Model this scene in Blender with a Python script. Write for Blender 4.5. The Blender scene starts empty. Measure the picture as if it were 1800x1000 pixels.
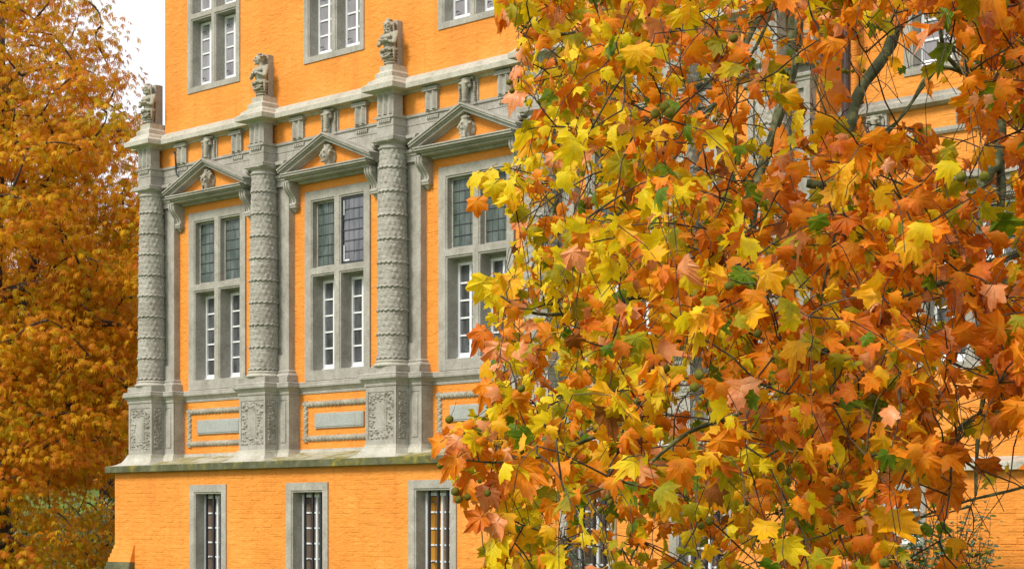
import bpy, bmesh, math, random
import numpy as np
from mathutils import Vector, Matrix
random.seed(7); rng = np.random.default_rng(7)
sc = bpy.context.scene
COL = sc.collection

# ------------------------------------------------------------------ camera
F = 3550.0; HOR = 916.0                      # focal length / horizon in photo pixels
EYE = 1.7                                    # camera height above the ground
cam = bpy.data.cameras.new('camera'); co = bpy.data.objects.new('camera', cam); COL.objects.link(co)
co.location = (0, 0, EYE); co.rotation_euler = (math.radians(90), 0, 0)
cam.sensor_width = 36; cam.lens = F * 36 / 1800; cam.shift_y = (HOR - 500) / 1800; cam.shift_x = 0
cam.clip_start = 0.1; cam.clip_end = 2000
sc.camera = co

# ------------------------------------------------------------------ light
SUN_EL, SUN_AZ = math.radians(44), Vector((-0.78, -0.62, 0)).normalized()
w = bpy.data.worlds.new('World'); sc.world = w; w.use_nodes = True
nt = w.node_tree; nt.nodes.clear()
out = nt.nodes.new('ShaderNodeOutputWorld'); bg = nt.nodes.new('ShaderNodeBackground')
sky = nt.nodes.new('ShaderNodeTexSky'); sky.sky_type = 'NISHITA'; sky.sun_disc = False
sky.sun_elevation = SUN_EL; sky.sun_rotation = math.atan2(SUN_AZ.x, SUN_AZ.y); sky.air_density = 1.4; sky.dust_density = 3
mixs = nt.nodes.new('ShaderNodeMixRGB'); mixs.inputs[0].default_value = 0.86
# cloud deck: thin streaky white with a little structure
tc = nt.nodes.new('ShaderNodeTexCoord'); nz = nt.nodes.new('ShaderNodeTexNoise'); nz.inputs['Scale'].default_value = 2.2; nz.inputs['Detail'].default_value = 6
rp = nt.nodes.new('ShaderNodeValToRGB'); rp.color_ramp.elements[0].position = 0.3; rp.color_ramp.elements[1].position = 0.7
rp.color_ramp.elements[0].color = (9.6, 9.7, 10.1, 1); rp.color_ramp.elements[1].color = (10.6, 10.6, 10.9, 1)
nt.links.new(tc.outputs['Generated'], nz.inputs['Vector']); nt.links.new(nz.outputs['Fac'], rp.inputs['Fac'])
nt.links.new(sky.outputs[0], mixs.inputs[1]); nt.links.new(rp.outputs[0], mixs.inputs[2])
nt.links.new(mixs.outputs[0], bg.inputs[0]); bg.inputs[1].default_value = 0.095
nt.links.new(bg.outputs[0], out.inputs[0])
sl = bpy.data.lights.new('sun', 'SUN'); sl.energy = 2.5; sl.angle = math.radians(16); sl.color = (1.0, 0.93, 0.82)
so = bpy.data.objects.new('sun', sl); COL.objects.link(so)
sd = Vector((SUN_AZ.x * math.cos(SUN_EL), SUN_AZ.y * math.cos(SUN_EL), math.sin(SUN_EL)))
so.rotation_euler = sd.to_track_quat('Z', 'Y').to_euler()
sc.view_settings.view_transform = 'Standard'; sc.view_settings.look = 'None'
sc.view_settings.gamma = 1; sc.view_settings.use_curve_mapping = False; sc.view_settings.exposure = 0.38
sc.cycles.max_bounces = 6; sc.cycles.diffuse_bounces = 3; sc.cycles.transparent_max_bounces = 4

# ------------------------------------------------------------------ materials
def nodemat(name):
    m = bpy.data.materials.new(name); m.use_nodes = True
    return m, m.node_tree, m.node_tree.nodes['Principled BSDF']
def N(t, kind, **kw):
    n = t.nodes.new(kind)
    for k, v in kw.items():
        if k in n.inputs: n.inputs[k].default_value = v
        else: setattr(n, k, v)
    return n
def noise(t, vec, scale, detail=5, rough=.6, dist=0.0):
    n = N(t, 'ShaderNodeTexNoise'); n.inputs['Scale'].default_value = scale; n.inputs['Detail'].default_value = detail
    n.inputs['Roughness'].default_value = rough; n.inputs['Distortion'].default_value = dist
    if vec is not None: t.links.new(vec, n.inputs['Vector'])
    return n.outputs['Fac']
def ramp(t, fac, stops):
    r = N(t, 'ShaderNodeValToRGB'); e = r.color_ramp.elements
    while len(e) < len(stops): e.new(.5)
    for el, (p, c) in zip(e, stops):
        el.position = p; el.color = c if len(c) == 4 else (*c, 1)
    t.links.new(fac, r.inputs[0]); return r.outputs[0]
def mix(t, fac, a, b, mode='MIX'):
    m = N(t, 'ShaderNodeMixRGB'); m.blend_type = mode
    for i, v in enumerate((fac, a, b)):
        if isinstance(v, (int, float)): m.inputs[i].default_value = v
        elif isinstance(v, tuple): m.inputs[i].default_value = v if len(v) == 4 else (*v, 1)
        else: t.links.new(v, m.inputs[i])
    return m.outputs[0]
def bump(t, b, h, strength, dist=.01, prev=None):
    n = N(t, 'ShaderNodeBump'); n.inputs['Strength'].default_value = strength; n.inputs['Distance'].default_value = dist
    t.links.new(h, n.inputs['Height'])
    if prev is not None: t.links.new(prev, n.inputs['Normal'])
    t.links.new(n.outputs[0], b.inputs['Normal']); return n.outputs[0]
def objvec(t, scale=(1, 1, 1)):
    tc = N(t, 'ShaderNodeTexCoord'); mp = N(t, 'ShaderNodeMapping'); mp.inputs['Scale'].default_value = scale
    t.links.new(tc.outputs['Object'], mp.inputs['Vector']); return mp.outputs[0]
def geovec(t, scale=(1, 1, 1)):
    g = N(t, 'ShaderNodeNewGeometry'); mp = N(t, 'ShaderNodeMapping'); mp.inputs['Scale'].default_value = scale
    t.links.new(g.outputs['Position'], mp.inputs['Vector']); return mp.outputs[0]

def make_paint():
    m, t, b = nodemat('orange_paint'); v = geovec(t)
    c = ramp(t, noise(t, v, .9, 8, .65), [(.30, (.70, .235, .026)), (.52, (.79, .288, .036)), (.72, (.84, .335, .056))])
    # weathering streaks, thinned vertically
    vs = geovec(t, (5, 5, .5)); s = ramp(t, noise(t, vs, 1.6, 6, .7, .4), [(.50, (0, 0, 0)), (.75, (1, 1, 1))])
    c = mix(t, mix(t, .75, (0, 0, 0), s), c, (.70, .205, .022))
    pt_ = ramp(t, noise(t, v, 1.7, 4, .5, 1.2), [(.60, (0, 0, 0)), (.64, (1, 1, 1))]); c = mix(t, mix(t, .35, (0, 0, 0), pt_), c, (.84, .34, .07))
    sp = ramp(t, noise(t, v, 6, 9, .75), [(.62, (0, 0, 0)), (.74, (1, 1, 1))])
    c = mix(t, mix(t, .35, (0, 0, 0), sp), c, (.86, .42, .13))
    dk = ramp(t, noise(t, v, 14, 6, .7), [(.64, (0, 0, 0)), (.72, (1, 1, 1))])
    c = mix(t, mix(t, .25, (0, 0, 0), dk), c, (.42, .12, .02))
    t.links.new(c, b.inputs['Base Color']); b.inputs['Roughness'].default_value = .8
    n1 = bump(t, b, noise(t, v, 18, 7, .75), .8, .016)
    bump(t, b, noise(t, geovec(t, (1, 1, 2.2)), 5, 4, .6, .6), .75, .035, n1)
    return m
def make_stone(name, dark=(.25, .232, .192), mid=(.345, .328, .285), light=(.45, .433, .39), moss=0.0, bstr=.4):
    m, t, b = nodemat(name); v = geovec(t)
    c = ramp(t, noise(t, v, 2.6, 9, .7, .3), [(.30, dark), (.50, mid), (.74, light)])
    st = ramp(t, noise(t, geovec(t, (6, 6, .7)), 1.5, 6, .7), [(.55, (0, 0, 0)), (.78, (1, 1, 1))])
    c = mix(t, mix(t, .45, (0, 0, 0), st), c, (.17, .16, .115))
    gr = ramp(t, noise(t, v, 30, 5, .7), [(.35, (.78, .78, .76)), (.65, (1.08, 1.08, 1.06))])
    c = mix(t, 1.0, c, gr, 'MULTIPLY')
    if moss:
        mo = ramp(t, noise(t, geovec(t, (.8, .8, .8)), 2.2, 8, .72, .5), [(.60 - moss * .22, (0, 0, 0)), (.70 - moss * .15, (1, 1, 1))])
        mc = ramp(t, noise(t, v, 9, 5), [(.35, (.085, .095, .02)), (.62, (.30, .24, .03))])
        c = mix(t, mo, c, mc)
    t.links.new(c, b.inputs['Base Color']); b.inputs['Roughness'].default_value = .85
    n1 = bump(t, b, noise(t, v, 45, 6, .7), bstr, .006)
    bump(t, b, noise(t, v, 7, 5, .6), bstr * .7, .012, n1)
    return m
def simple(name, col, rough=.5, nscale=8, var=.15, bs=.1, metallic=0, spec=.5):
    m, t, b = nodemat(name); v = geovec(t)
    lo = tuple(x * (1 - var) for x in col); hi = tuple(min(1, x * (1 + var)) for x in col)
    t.links.new(ramp(t, noise(t, v, nscale, 6), [(.3, lo), (.7, hi)]), b.inputs['Base Color'])
    b.inputs['Roughness'].default_value = rough; b.inputs['Metallic'].default_value = metallic
    b.inputs['Specular IOR Level'].default_value = spec
    bump(t, b, noise(t, v, nscale * 5, 4), bs, .003)
    return m
PAINT = make_paint()
STONE = make_stone('grey_stone', (.26, .243, .208), (.375, .358, .318), (.49, .472, .43))
STONE2 = make_stone('pale_ledge_stone', (.33, .31, .25), (.47, .45, .385), (.58, .56, .50), .0)
LEDGE = make_stone('mossy_stone', (.050, .055, .022), (.095, .10, .045), (.20, .20, .14), .42)
LEDGETOP = make_stone('lichened_stone', (.34, .33, .25), (.47, .45, .36), (.56, .55, .46), .85)
STAT = make_stone('statue_stone', (.24, .215, .17), (.37, .345, .28), (.50, .48, .41), 0, .6)
WHITE = simple('white_window_paint', (.80, .81, .84), .45, 10, .05, .08)
IRON = simple('dark_iron', (.018, .02, .028), .5, 20, .3, .2)
LEAD = simple('lead_came', (.07, .075, .085), .5, 20, .3, .2)
PIPE = simple('brown_drainpipe_paint', (.055, .032, .028), .35, 12, .3, .15)
ROOF = simple('roof_slate', (.07, .07, .075), .7, 4, .3, .3)
def glassmat(name, c0, c1, spec=.8, rough=.12, sc_=3.0):
    m, t, b = nodemat(name); v = geovec(t, (1, 1, .35))
    t.links.new(ramp(t, noise(t, v, sc_, 4), [(.35, c0), (.65, c1)]), b.inputs['Base Color'])
    b.inputs['Roughness'].default_value = rough; b.inputs['Specular IOR Level'].default_value = spec
    bump(t, b, noise(t, geovec(t), 2.5, 3), .12, .02); return m
GL_GREEN = glassmat('leaded_glass_green', (.038, .06, .048), (.125, .155, .14), .35, .2, 6)
GL_VIOLET = glassmat('leaded_glass_violet', (.10, .105, .13), (.19, .19, .22), .4, .2, 6)
GL_DARK = glassmat('sash_glass_dark', (.045, .045, .045), (.13, .14, .15), .6, .15, 5)
GL_SKY_REFL = glassmat('sash_glass_sky_reflection', (.24, .225, .25), (.38, .37, .41), .5)  # lavender-grey sky reflection and blinds painted into the pane colour
GL_BROWN = glassmat('cellar_glass_brown', (.10, .065, .045), (.19, .14, .11), .5)
GL_TREE_REFL = glassmat('cellar_glass_tree_reflection', (.30, .13, .015), (.55, .27, .04), .5)  # reflection of orange trees painted as the pane colour

# ------------------------------------------------------------------ object helpers
def setp(o, label=None, cat=None, group=None, kind=None):
    if label: o['label'] = label
    if cat: o['category'] = cat
    if group: o['group'] = group
    if kind: o['kind'] = kind
    return o
def empty(name, loc=(0, 0, 0), rz=0, parent=None):
    o = bpy.data.objects.new(name, None); COL.objects.link(o); o.location = loc; o.rotation_euler = (0, 0, rz)
    o.empty_display_size = .2
    if parent: o.parent = parent
    return o
def mobj(name, mesh, parent=None, loc=None):
    o = bpy.data.objects.new(name, mesh); COL.objects.link(o)
    if parent: o.parent = parent
    if loc is not None: o.location = loc
    return o
class MB:
    """collects polygons; builds one mesh"""
    def __init__(s): s.v = []; s.f = []; s.mi = []; s.m = 0
    def add(s, vs, fs, mi=None):
        n = len(s.v); s.v += [tuple(p) for p in vs]
        for f in fs: s.f.append(tuple(i + n for i in f)); s.mi.append(s.m if mi is None else mi)
    def box(s, u0, u1, o0, o1, z0, z1, mi=None):
        """u along the wall, o outwards, z up"""
        a, b = -o1, -o0
        s.add([(u0, a, z0), (u1, a, z0), (u1, b, z0), (u0, b, z0), (u0, a, z1), (u1, a, z1), (u1, b, z1), (u0, b, z1)],
              [(0, 3, 2, 1), (4, 5, 6, 7), (0, 1, 5, 4), (1, 2, 6, 5), (2, 3, 7, 6), (3, 0, 4, 7)], mi)
    def frustum(s, u, a0, o0, a1, o1, ob, z0, z1, mi=None):
        """block centred on u: half width/front a0,o0 at z0 -> a1,o1 at z1, back at ob"""
        s.add([(u - a0, -o0, z0), (u + a0, -o0, z0), (u + a0, -ob, z0), (u - a0, -ob, z0),
               (u - a1, -o1, z1), (u + a1, -o1, z1), (u + a1, -ob, z1), (u - a1, -ob, z1)],
              [(0, 3, 2, 1), (4, 5, 6, 7), (0, 1, 5, 4), (1, 2, 6, 5), (2, 3, 7, 6), (3, 0, 4, 7)], mi)
    def tube(s, pts, rad, n=6, mi=None, cap=True):
        pts = [Vector(p) for p in pts]; rad = rad if hasattr(rad, '__len__') else [rad] * len(pts)
        vs = []; prev = None
        for i, p in enumerate(pts):
            d = (pts[min(i + 1, len(pts) - 1)] - pts[max(i - 1, 0)])
            d = d.normalized() if d.length > 1e-9 else Vector((0, 0, 1))
            x = prev - d * prev.dot(d) if prev is not None else d.orthogonal()
            if x.length < 1e-6: x = d.orthogonal()
            x.normalize(); prev = x; y = d.cross(x)
            for k in range(n):
                a = 2 * math.pi * k / n; vs.append(p + (x * math.cos(a) + y * math.sin(a)) * rad[i])
        fs = [(i * n + k, i * n + (k + 1) % n, (i + 1) * n + (k + 1) % n, (i + 1) * n + k) for i in range(len(pts) - 1) for k in range(n)]
        if cap: fs += [tuple(range(n))[::-1], tuple((len(pts) - 1) * n + k for k in range(n))]
        s.add(vs, fs, mi)
    def sweep(s, path, prof, mi=None, close=True):
        """path: plan polyline (u,o); prof: (d,z) with d = distance out to the left of travel reversed (outwards)"""
        P = [Vector((p[0], p[1])) for p in path]; n = len(P); off = []
        for i in range(n):
            dirs = []
            if i > 0: dirs.append((P[i] - P[i - 1]).normalized())
            if i < n - 1: dirs.append((P[i + 1] - P[i]).normalized())
            nn = [Vector((-d.y, d.x)) for d in dirs]
            if len(nn) == 1: off.append(nn[0])
            else:
                b = nn[0] + nn[1]; b = b / (1 + nn[0].dot(nn[1])) if abs(1 + nn[0].dot(nn[1])) > 1e-3 else nn[0]
                off.append(b)
        m = len(prof); vs = []
        for i in range(n):
            for d, z in prof:
                q = P[i] + off[i] * d; vs.append((q.x, -q.y, z))
        fs = [(i * m + k, (i + 1) * m + k, (i + 1) * m + k + 1, i * m + k + 1) for i in range(n - 1) for k in range(m - 1)]
        if close:
            fs += [(i * m + m - 1, (i + 1) * m + m - 1, (i + 1) * m, i * m) for i in range(n - 1)]
            fs += [tuple(range(m)), tuple((n - 1) * m + k for k in range(m))[::-1]]
        s.add(vs, fs, mi)
    def mesh(s, name, mats, smooth=False):
        me = bpy.data.meshes.new(name); me.from_pydata(s.v, [], s.f)
        for m in (mats if isinstance(mats, (list, tuple)) else [mats]): me.materials.append(m)
        me.polygons.foreach_set('material_index', s.mi)
        if smooth: me.polygons.foreach_set('use_smooth', [True] * len(s.f))
        me.update(); return me
    def build(s, name, mats, parent=None, bevel=0, smooth=False, loc=None):
        me = s.mesh(name, mats, smooth)
        if bevel:
            bm = bmesh.new(); bm.from_mesh(me)
            bmesh.ops.recalc_face_normals(bm, faces=bm.faces)
            es = [e for e in bm.edges if len(e.link_faces) == 2 and e.calc_face_angle(0) > .5]
            bmesh.ops.bevel(bm, geom=es, offset=bevel, segments=1, affect='EDGES', clamp_overlap=True)
            bm.to_mesh(me); bm.free()
        return mobj(name, me, parent, loc)

# ------------------------------------------------------------------ ground
def ground_h(x, y):
    h = 0.0
    h += 3.4 * min(1, max(0, (y - 72) / 32)) ** 1.3
    h += .12 * math.sin(x * .31) * math.sin(y * .27)
    return h
def make_ground():
    m, t, b = nodemat('lawn'); v = geovec(t)
    c = ramp(t, noise(t, v, .8, 8, .7), [(.3, (.055, .10, .012)), (.55, (.11, .20, .02)), (.75, (.19, .26, .03))])
    lf = ramp(t, noise(t, v, 9, 4, .8), [(.60, (0, 0, 0)), (.66, (1, 1, 1))])
    c = mix(t, lf, c, (.36, .16, .02))
    t.links.new(c, b.inputs['Base Color']); b.inputs['Roughness'].default_value = .95
    bump(t, b, noise(t, v, 20, 6), 1, .05)
    xs = np.concatenate([np.linspace(-600, -60, 10), np.linspace(-50, 50, 51), np.linspace(60, 600, 10)])
    ys = np.concatenate([np.linspace(-300, -20, 8), np.linspace(-10, 120, 66), np.linspace(140, 1200, 14)])
    vs = [(x, y, ground_h(x, y)) for y in ys for x in xs]; nx = len(xs)
    fs = [(j * nx + i, j * nx + i + 1, (j + 1) * nx + i + 1, (j + 1) * nx + i) for j in range(len(ys) - 1) for i in range(nx - 1)]
    mb = MB(); mb.add(vs, fs); o = mb.build('lawn', m, smooth=True); setp(o, kind='structure')
make_ground()

# ------------------------------------------------------------------ the castle
TH = math.atan2(F, 3500.0)
CX, CY = -1.7495, 32.9314
castle = empty('castle', (CX, CY, EYE), -TH)   # local z = height above the camera's eye level
castle.location.z = EYE
setp(castle, 'orange painted brick castle with grey stone columns, gabled windows and cornices', 'castle')
GZ = -EYE - .3                                 # bottom of the walls, below ground
L = 3.4
PIERS = [-6.8, -3.4, 0.0, 3.4, 6.15, 7.75]
BAYS = [(-6.8, 1), (-3.4, 1), (0.0, 1), (3.4, .809)]        # left pier, horizontal squeeze
UR = 8.35; UWING = 30.0
def to_world(u, o, z):
    c, s = math.cos(TH), math.sin(TH)
    return Vector((CX + u * c - o * s, CY - u * s - o * c, z + EYE))

def wall_sheet(mb, u0, u1, z0, z1, holes, o, thick=.5):
    us = sorted({u0, u1, *[h[0] for h in holes], *[h[1] for h in holes]}); us = [x for x in us if u0 <= x <= u1]
    zs = sorted({z0, z1, *[h[2] for h in holes], *[h[3] for h in holes]}); zs = [x for x in zs if z0 <= x <= z1]
    for a, b in zip(us[:-1], us[1:]):
        for c, d in zip(zs[:-1], zs[1:]):
            mu, mz = (a + b) / 2, (c + d) / 2
            if any(h[0] < mu < h[1] and h[2] < mz < h[3] for h in holes): continue
            mb.add([(a, -o, c), (b, -o, c), (b, -o, d), (a, -o, d)], [(0, 1, 2, 3)])
    mb.add([(u0, -o, z0), (u0, -o + thick, z0), (u0, -o + thick, z1), (u0, -o, z1)], [(0, 3, 2, 1)])
    mb.add([(u1, -o, z0), (u1, -o + thick, z0), (u1, -o + thick, z1), (u1, -o, z1)], [(0, 1, 2, 3)])

# window rectangles  (u0,u1,z0,z1)
MIDW = [(p + .84 * k, p + 2.56 * k, 2.40, 5.65) for p, k in BAYS]
UPW = [(p + .93 * k, p + 2.51 * k, 7.82, 10.40) for p, k in BAYS] + [(6.15 + .2, 6.15 + 1.5, 7.82, 10.4)]
LOW = [(-5.014, -3.933, GZ + .9, .65), (-2.242, -1.143, GZ + .9, .65), (.856, 1.955, GZ + .9, .65), (4.18, 5.28, GZ + .9, .65), (6.28, 7.38, GZ + .9, .65)]
# wing windows
WO = -.5
WMID = [(9.55, 11.15, 1.96, 4.28), (12.9, 14.5, 1.96, 4.28)]
WUP = [(9.35, 10.95, 5.85, 8.2), (12.7, 14.3, 5.85, 8.2)]
WLOW = [(9.23, 9.93, -.35, .48), (12.4, 13.1, -.35, .48)]

def brick_wall(name, regions, holes, o, proud, individual=0, prefer=None):
    """brick relief on the wall: flush sheet behind, bricks proud of it"""
    bricks = []
    H, W = .077, .262
    for (u0, u1, z0, z1) in regions:
        row = 0; z = z1 - H
        while z > z0 - H:
            off = (row % 2) * W / 2 + random.uniform(-.02, .02); u = u0 - off
            while u < u1:
                wd = W * random.choice((1, 1, 1, .5)) * random.uniform(.94, 1.06)
                a, b = max(u, u0), min(u + wd - .010, u1); c, d = max(z, z0), min(z + H - .011, z1)
                u += wd
                if b - a < .03 or d - c < .02: continue
                if any(a < h[1] + .004 and b > h[0] - .004 and c < h[3] + .004 and d > h[2] - .004 for h in holes): continue
                bricks.append((a, b, c, d))
            z -= H; row += 1
    single = set()
    if individual:
        idx = sorted(range(len(bricks)), key=lambda i: prefer(bricks[i]))[:individual]; single = set(idx)
        variants = []
        for k in range(6):
            mb = MB(); e = .006
            j = lambda: random.uniform(-.0025, .0025)
            vs = [(-.5, 0, -.5), (.5, 0, -.5), (.5, 0, .5), (-.5, 0, .5), (-.47, -1 + j() * 40, -.41), (.47, -1 + j() * 40, -.41), (.47, -1 + j() * 40, .41), (-.47, -1 + j() * 40, .41)]
            mb.add(vs, [(0, 1, 5, 4), (1, 2, 6, 5), (2, 3, 7, 6), (3, 0, 4, 7), (4, 5, 6, 7)]); variants.append(mb.mesh('brick', PAINT))
    mb = MB()
    for i, (a, b, c, d) in enumerate(bricks):
        p = proud * (random.uniform(.35, 1.3) if random.random() < .62 else random.uniform(.05, .3))
        if i in single:
            ob = mobj('brick', random.choice(variants), castle, ((a + b) / 2, -o + .0005, (c + d) / 2)); ob.scale = (b - a, p, d - c)
            continue
        e = .006; t = random.uniform(-.002, .002)
        mb.add([(a, -o, c), (b, -o, c), (b, -o, d), (a, -o, d), (a + e, -o - p, c + e), (b - e, -o - p - t, c + e), (b - e, -o - p - t, d - e), (a + e, -o - p, d - e)],
               [(0, 1, 5, 4), (1, 2, 6, 5), (2, 3, 7, 6), (3, 0, 4, 7), (4, 5, 6, 7)])
    ob = mb.build(name, PAINT, castle); setp(ob, kind='stuff')

LO = .66; UO = .10; UL = -7.2
# main body walls
mb = MB()
wall_sheet(mb, -7.409, UR + .1, GZ, .92, LOW, LO)
mb.box(-7.409, UR + .1, -9, LO - .5, GZ, .92)
mb.build('lower_wall', PAINT, castle)
mb = MB(); wall_sheet(mb, UL, UR, .9, 6.6, MIDW, 0); mb.box(UL, UR, -9, -.5, .9, 6.6); mb.build('middle_wall', PAINT, castle)
mb = MB(); mb.box(UL + .3, UR, -.4, .14, 6.5, 6.97); mb.build('frieze_wall', PAINT, castle)
mb = MB(); wall_sheet(mb, -6.6, UR, 6.9, 11.2, UPW, UO); mb.box(-6.6, UR, -9, UO - .5, 6.9, 11.2); mb.build('upper_wall', PAINT, castle)
# roof
mb = MB(); mb.box(-6.9, UR + .3, -9.3, .45, 11.2, 11.4); mb.build('eaves', STONE, castle, .01)
mb = MB(); mb.add([(-6.9, -.45, 11.4), (UR + .3, -.45, 11.4), (UR + .3, 9.3, 11.4), (-6.9, 9.3, 11.4), (-2.4, 4.4, 15.6), (4, 4.4, 15.6)],
                  [(0, 1, 5, 4), (1, 2, 5), (2, 3, 4, 5), (3, 0, 4)]); mb.build('roof', ROOF, castle)
brick_wall('brickwork', [(-7.39, UR + .08, GZ, .90)], LOW, LO, .0048, 300, lambda b: abs((b[0] + b[1]) / 2 - .2) + (0 if b[2] > -1.2 else 9))
brick_wall('brickwork', [(UL, UR, 1.2, 6.1)], MIDW, 0, .0028)
brick_wall('brickwork', [(-6.58, UR, 7.1, 11.2)], UPW, UO, .0012)

# wing
WING_T = []
mb = MB(); wall_sheet(mb, UR, UWING, GZ, .66, WLOW, WO + .35); mb.box(UR, UWING, -9, WO - .2, GZ, .66); mb.build('wing_lower_wall', PAINT, castle)
mb = MB(); wall_sheet(mb, UR, UWING, .6, 9, WMID + WUP, WO); mb.box(UR, UWING, -9, WO - .5, .6, 9); mb.build('wing_wall', PAINT, castle)
brick_wall('brickwork', [(UR, 17, .75, 8.8)], WMID + WUP, WO, .0045)
brick_wall('brickwork', [(UR, 17, GZ, .64)], WLOW, WO + .35, .0065)
mb = MB(); mb.add([(UR, -WO - .5, 9.05), (UWING, -WO - .5, 9.05), (UWING, 9.3, 9.05), (UR, 9.3, 9.05), (UR, 4.6, 12.6), (UWING, 4.6, 12.6)], [(0, 1, 5, 4), (1, 2, 5), (2, 3, 4, 5), (3, 0, 4)])
mb.build('roof', ROOF, castle)
mb = MB()
mb.sweep([(UWING, WO), (UR, WO)][::-1], [(-.05, 5.40), (.07, 5.40), (.13, 5.43), (.13, 5.49), (.05, 5.54), (.05, 5.58), (-.05, 5.60)])
mb.build('cornice', STONE, castle, 0)
mb = MB(); mb.sweep([(UR, WO), (UWING, WO)], [(-.05, 5.02), (.04, 5.02), (.06, 5.05), (.06, 5.10), (-.05, 5.12)]); mb.build('architrave', STONE, castle)
for u_ in (8.95, 10.35, 11.75, 13.15, 14.55):
    mb = MB(); mb.box(u_ - .17, u_ + .17, WO - .05, WO + .07, 5.115, 5.405); WT = mb.build('skull_tablet', STONE, castle, .004); WING_T.append((u_, WT))
for (a, b, c, d) in WMID:
    mb = MB(); mb.box(a - .12, b + .12, WO - .02, WO + .16, d + .10, d + .20); mb.box(a - .06, b + .06, WO - .02, WO + .10, d + .012, d + .10); mb.build('window_hood', STONE, castle, .006)
mb = MB(); mb.sweep([(UR, WO), (UWING, WO)], [(-.05, .64), (.48, .64), (.48, .74), (.1, .80), (-.05, .84)]); mb.build('ledge', STONE2, castle, .006)

# ---- windows
def leaf_frame(mb, u0, u1, z0, z1, w_, o0, o1):
    mb.box(u0, u0 + w_, o0, o1, z0, z1); mb.box(u1 - w_, u1, o0, o1, z0, z1)
    mb.box(u0 + w_, u1 - w_, o0, o1, z0, z0 + w_); mb.box(u0 + w_, u1 - w_, o0, o1, z1 - w_, z1)
unit_panes = {}
def pane(u0, u1, z0, z1, o, mat, parent, tilt=0.0):
    key = mat.name
    if key not in unit_panes:
        mb = MB(); mb.box(-.5, .5, -.5, .5, -.5, .5); unit_panes[key] = mb.mesh('pane', mat)
    p = mobj('pane', unit_panes[key], parent, ((u0 + u1) / 2, -o, (z0 + z1) / 2)); p.scale = (u1 - u0, .006, z1 - z0)
    p.rotation_euler = (random.uniform(-1, 1) * tilt, 0, random.uniform(-1, 1) * tilt)
    return p
def stone_frame(name, u0, u1, z0, z1, opens, of, depth, win, fine=True):
    """stone surround (of = face) with openings cut and chamfered reveals"""
    mb = MB()
    us = sorted({u0, u1, *[x for h in opens for x in h[:2]]}); zs = sorted({z0, z1, *[x for h in opens for x in h[2:]]})
    for a, b in zip(us[:-1], us[1:]):
        for c, d in zip(zs[:-1], zs[1:]):
            if any(h[0] < (a + b) / 2 < h[1] and h[2] < (c + d) / 2 < h[3] for h in opens): continue
            mb.add([(a, -of, c), (b, -of, c), (b, -of, d), (a, -of, d)], [(0, 1, 2, 3)])
    bk = of - depth
    for (a, b, c, d) in [(u0, u1, z0, z1)]:   # outer edges
        mb.add([(a, -of, c), (b, -of, c), (b, -of, d), (a, -of, d), (a, -bk, c), (b, -bk, c), (b, -bk, d), (a, -bk, d)],
               [(0, 3, 7, 4), (1, 5, 6, 2), (2, 6, 7, 3), (0, 4, 5, 1)])
    for (a, b, c, d) in opens:                # stepped chamfer then deep reveal
        st = [(0, 0), (.012, .018), (.030, .018), (.030, .045)]
        loops = [(i_, o_) for i_, o_ in st] + [(.030, depth)]
        prev = None
        for (i_, o_) in loops:
            ring = [(a + i_, -of + o_, c), (b - i_ * .6, -of + o_, c), (b - i_ * .6, -of + o_, d - i_), (a + i_, -of + o_, d - i_)]
            if prev:
                n = [*prev, *ring]; mb.add(n, [(0, 1, 5, 4), (1, 2, 6, 5), (2, 3, 7, 6), (3, 0, 4, 7)])
            prev = ring
    return mb.build(name, STONE, win)
def sash(u0, u1, z0, z1, rows, o, glass, win, cols=2, vis=None):
    mb = MB(); f_ = .045
    leaf_frame(mb, u0, u1, z0, z1, f_, o - .03, o + .03)
    mb.box(u0, u1, o - .02, o + .06, z0 - .05, z0 - .004)                 # sill board
    iu0, iu1, iz0, iz1 = u0 + f_, u1 - f_, z0 + f_ + .02, z1 - f_
    cw = (iu1 - iu0) / cols
    for k in range(1, cols): mb.box(iu0 + cw * k - .026, iu0 + cw * k + .026, o - .025, o + .028, iz0, iz1)
    rh = (iz1 - iz0) / rows
    for r in range(1, rows): mb.box(iu0, iu1, o - .015, o + .017, iz0 + rh * r - .014, iz0 + rh * r + .014)
    mb.box(iu0, iu1, o - .03, o + .024, z0 + f_, iz0)
    for k in range(4 if rows > 4 else 2):                                 # small stay hooks
        pass
    s_ = mb.build('sash', WHITE, win)
    for k in range(cols):
        for r in range(rows):
            pane(iu0 + cw * k + (.0 if k == 0 else .026), iu0 + cw * (k + 1) - .0, iz0 + rh * r + .014, iz0 + rh * (r + 1) - .014, o - .004 - .002 * ((k + r) % 2), glass, win, .02)
def hook(u, z, o, win):
    mb = MB(); mb.tube([(u - .05, -o, z), (u, -o - .015, z + .01), (u + .03, -o, z)], .009, 5); mb.build('stay_hook', IRON, win)
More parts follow.
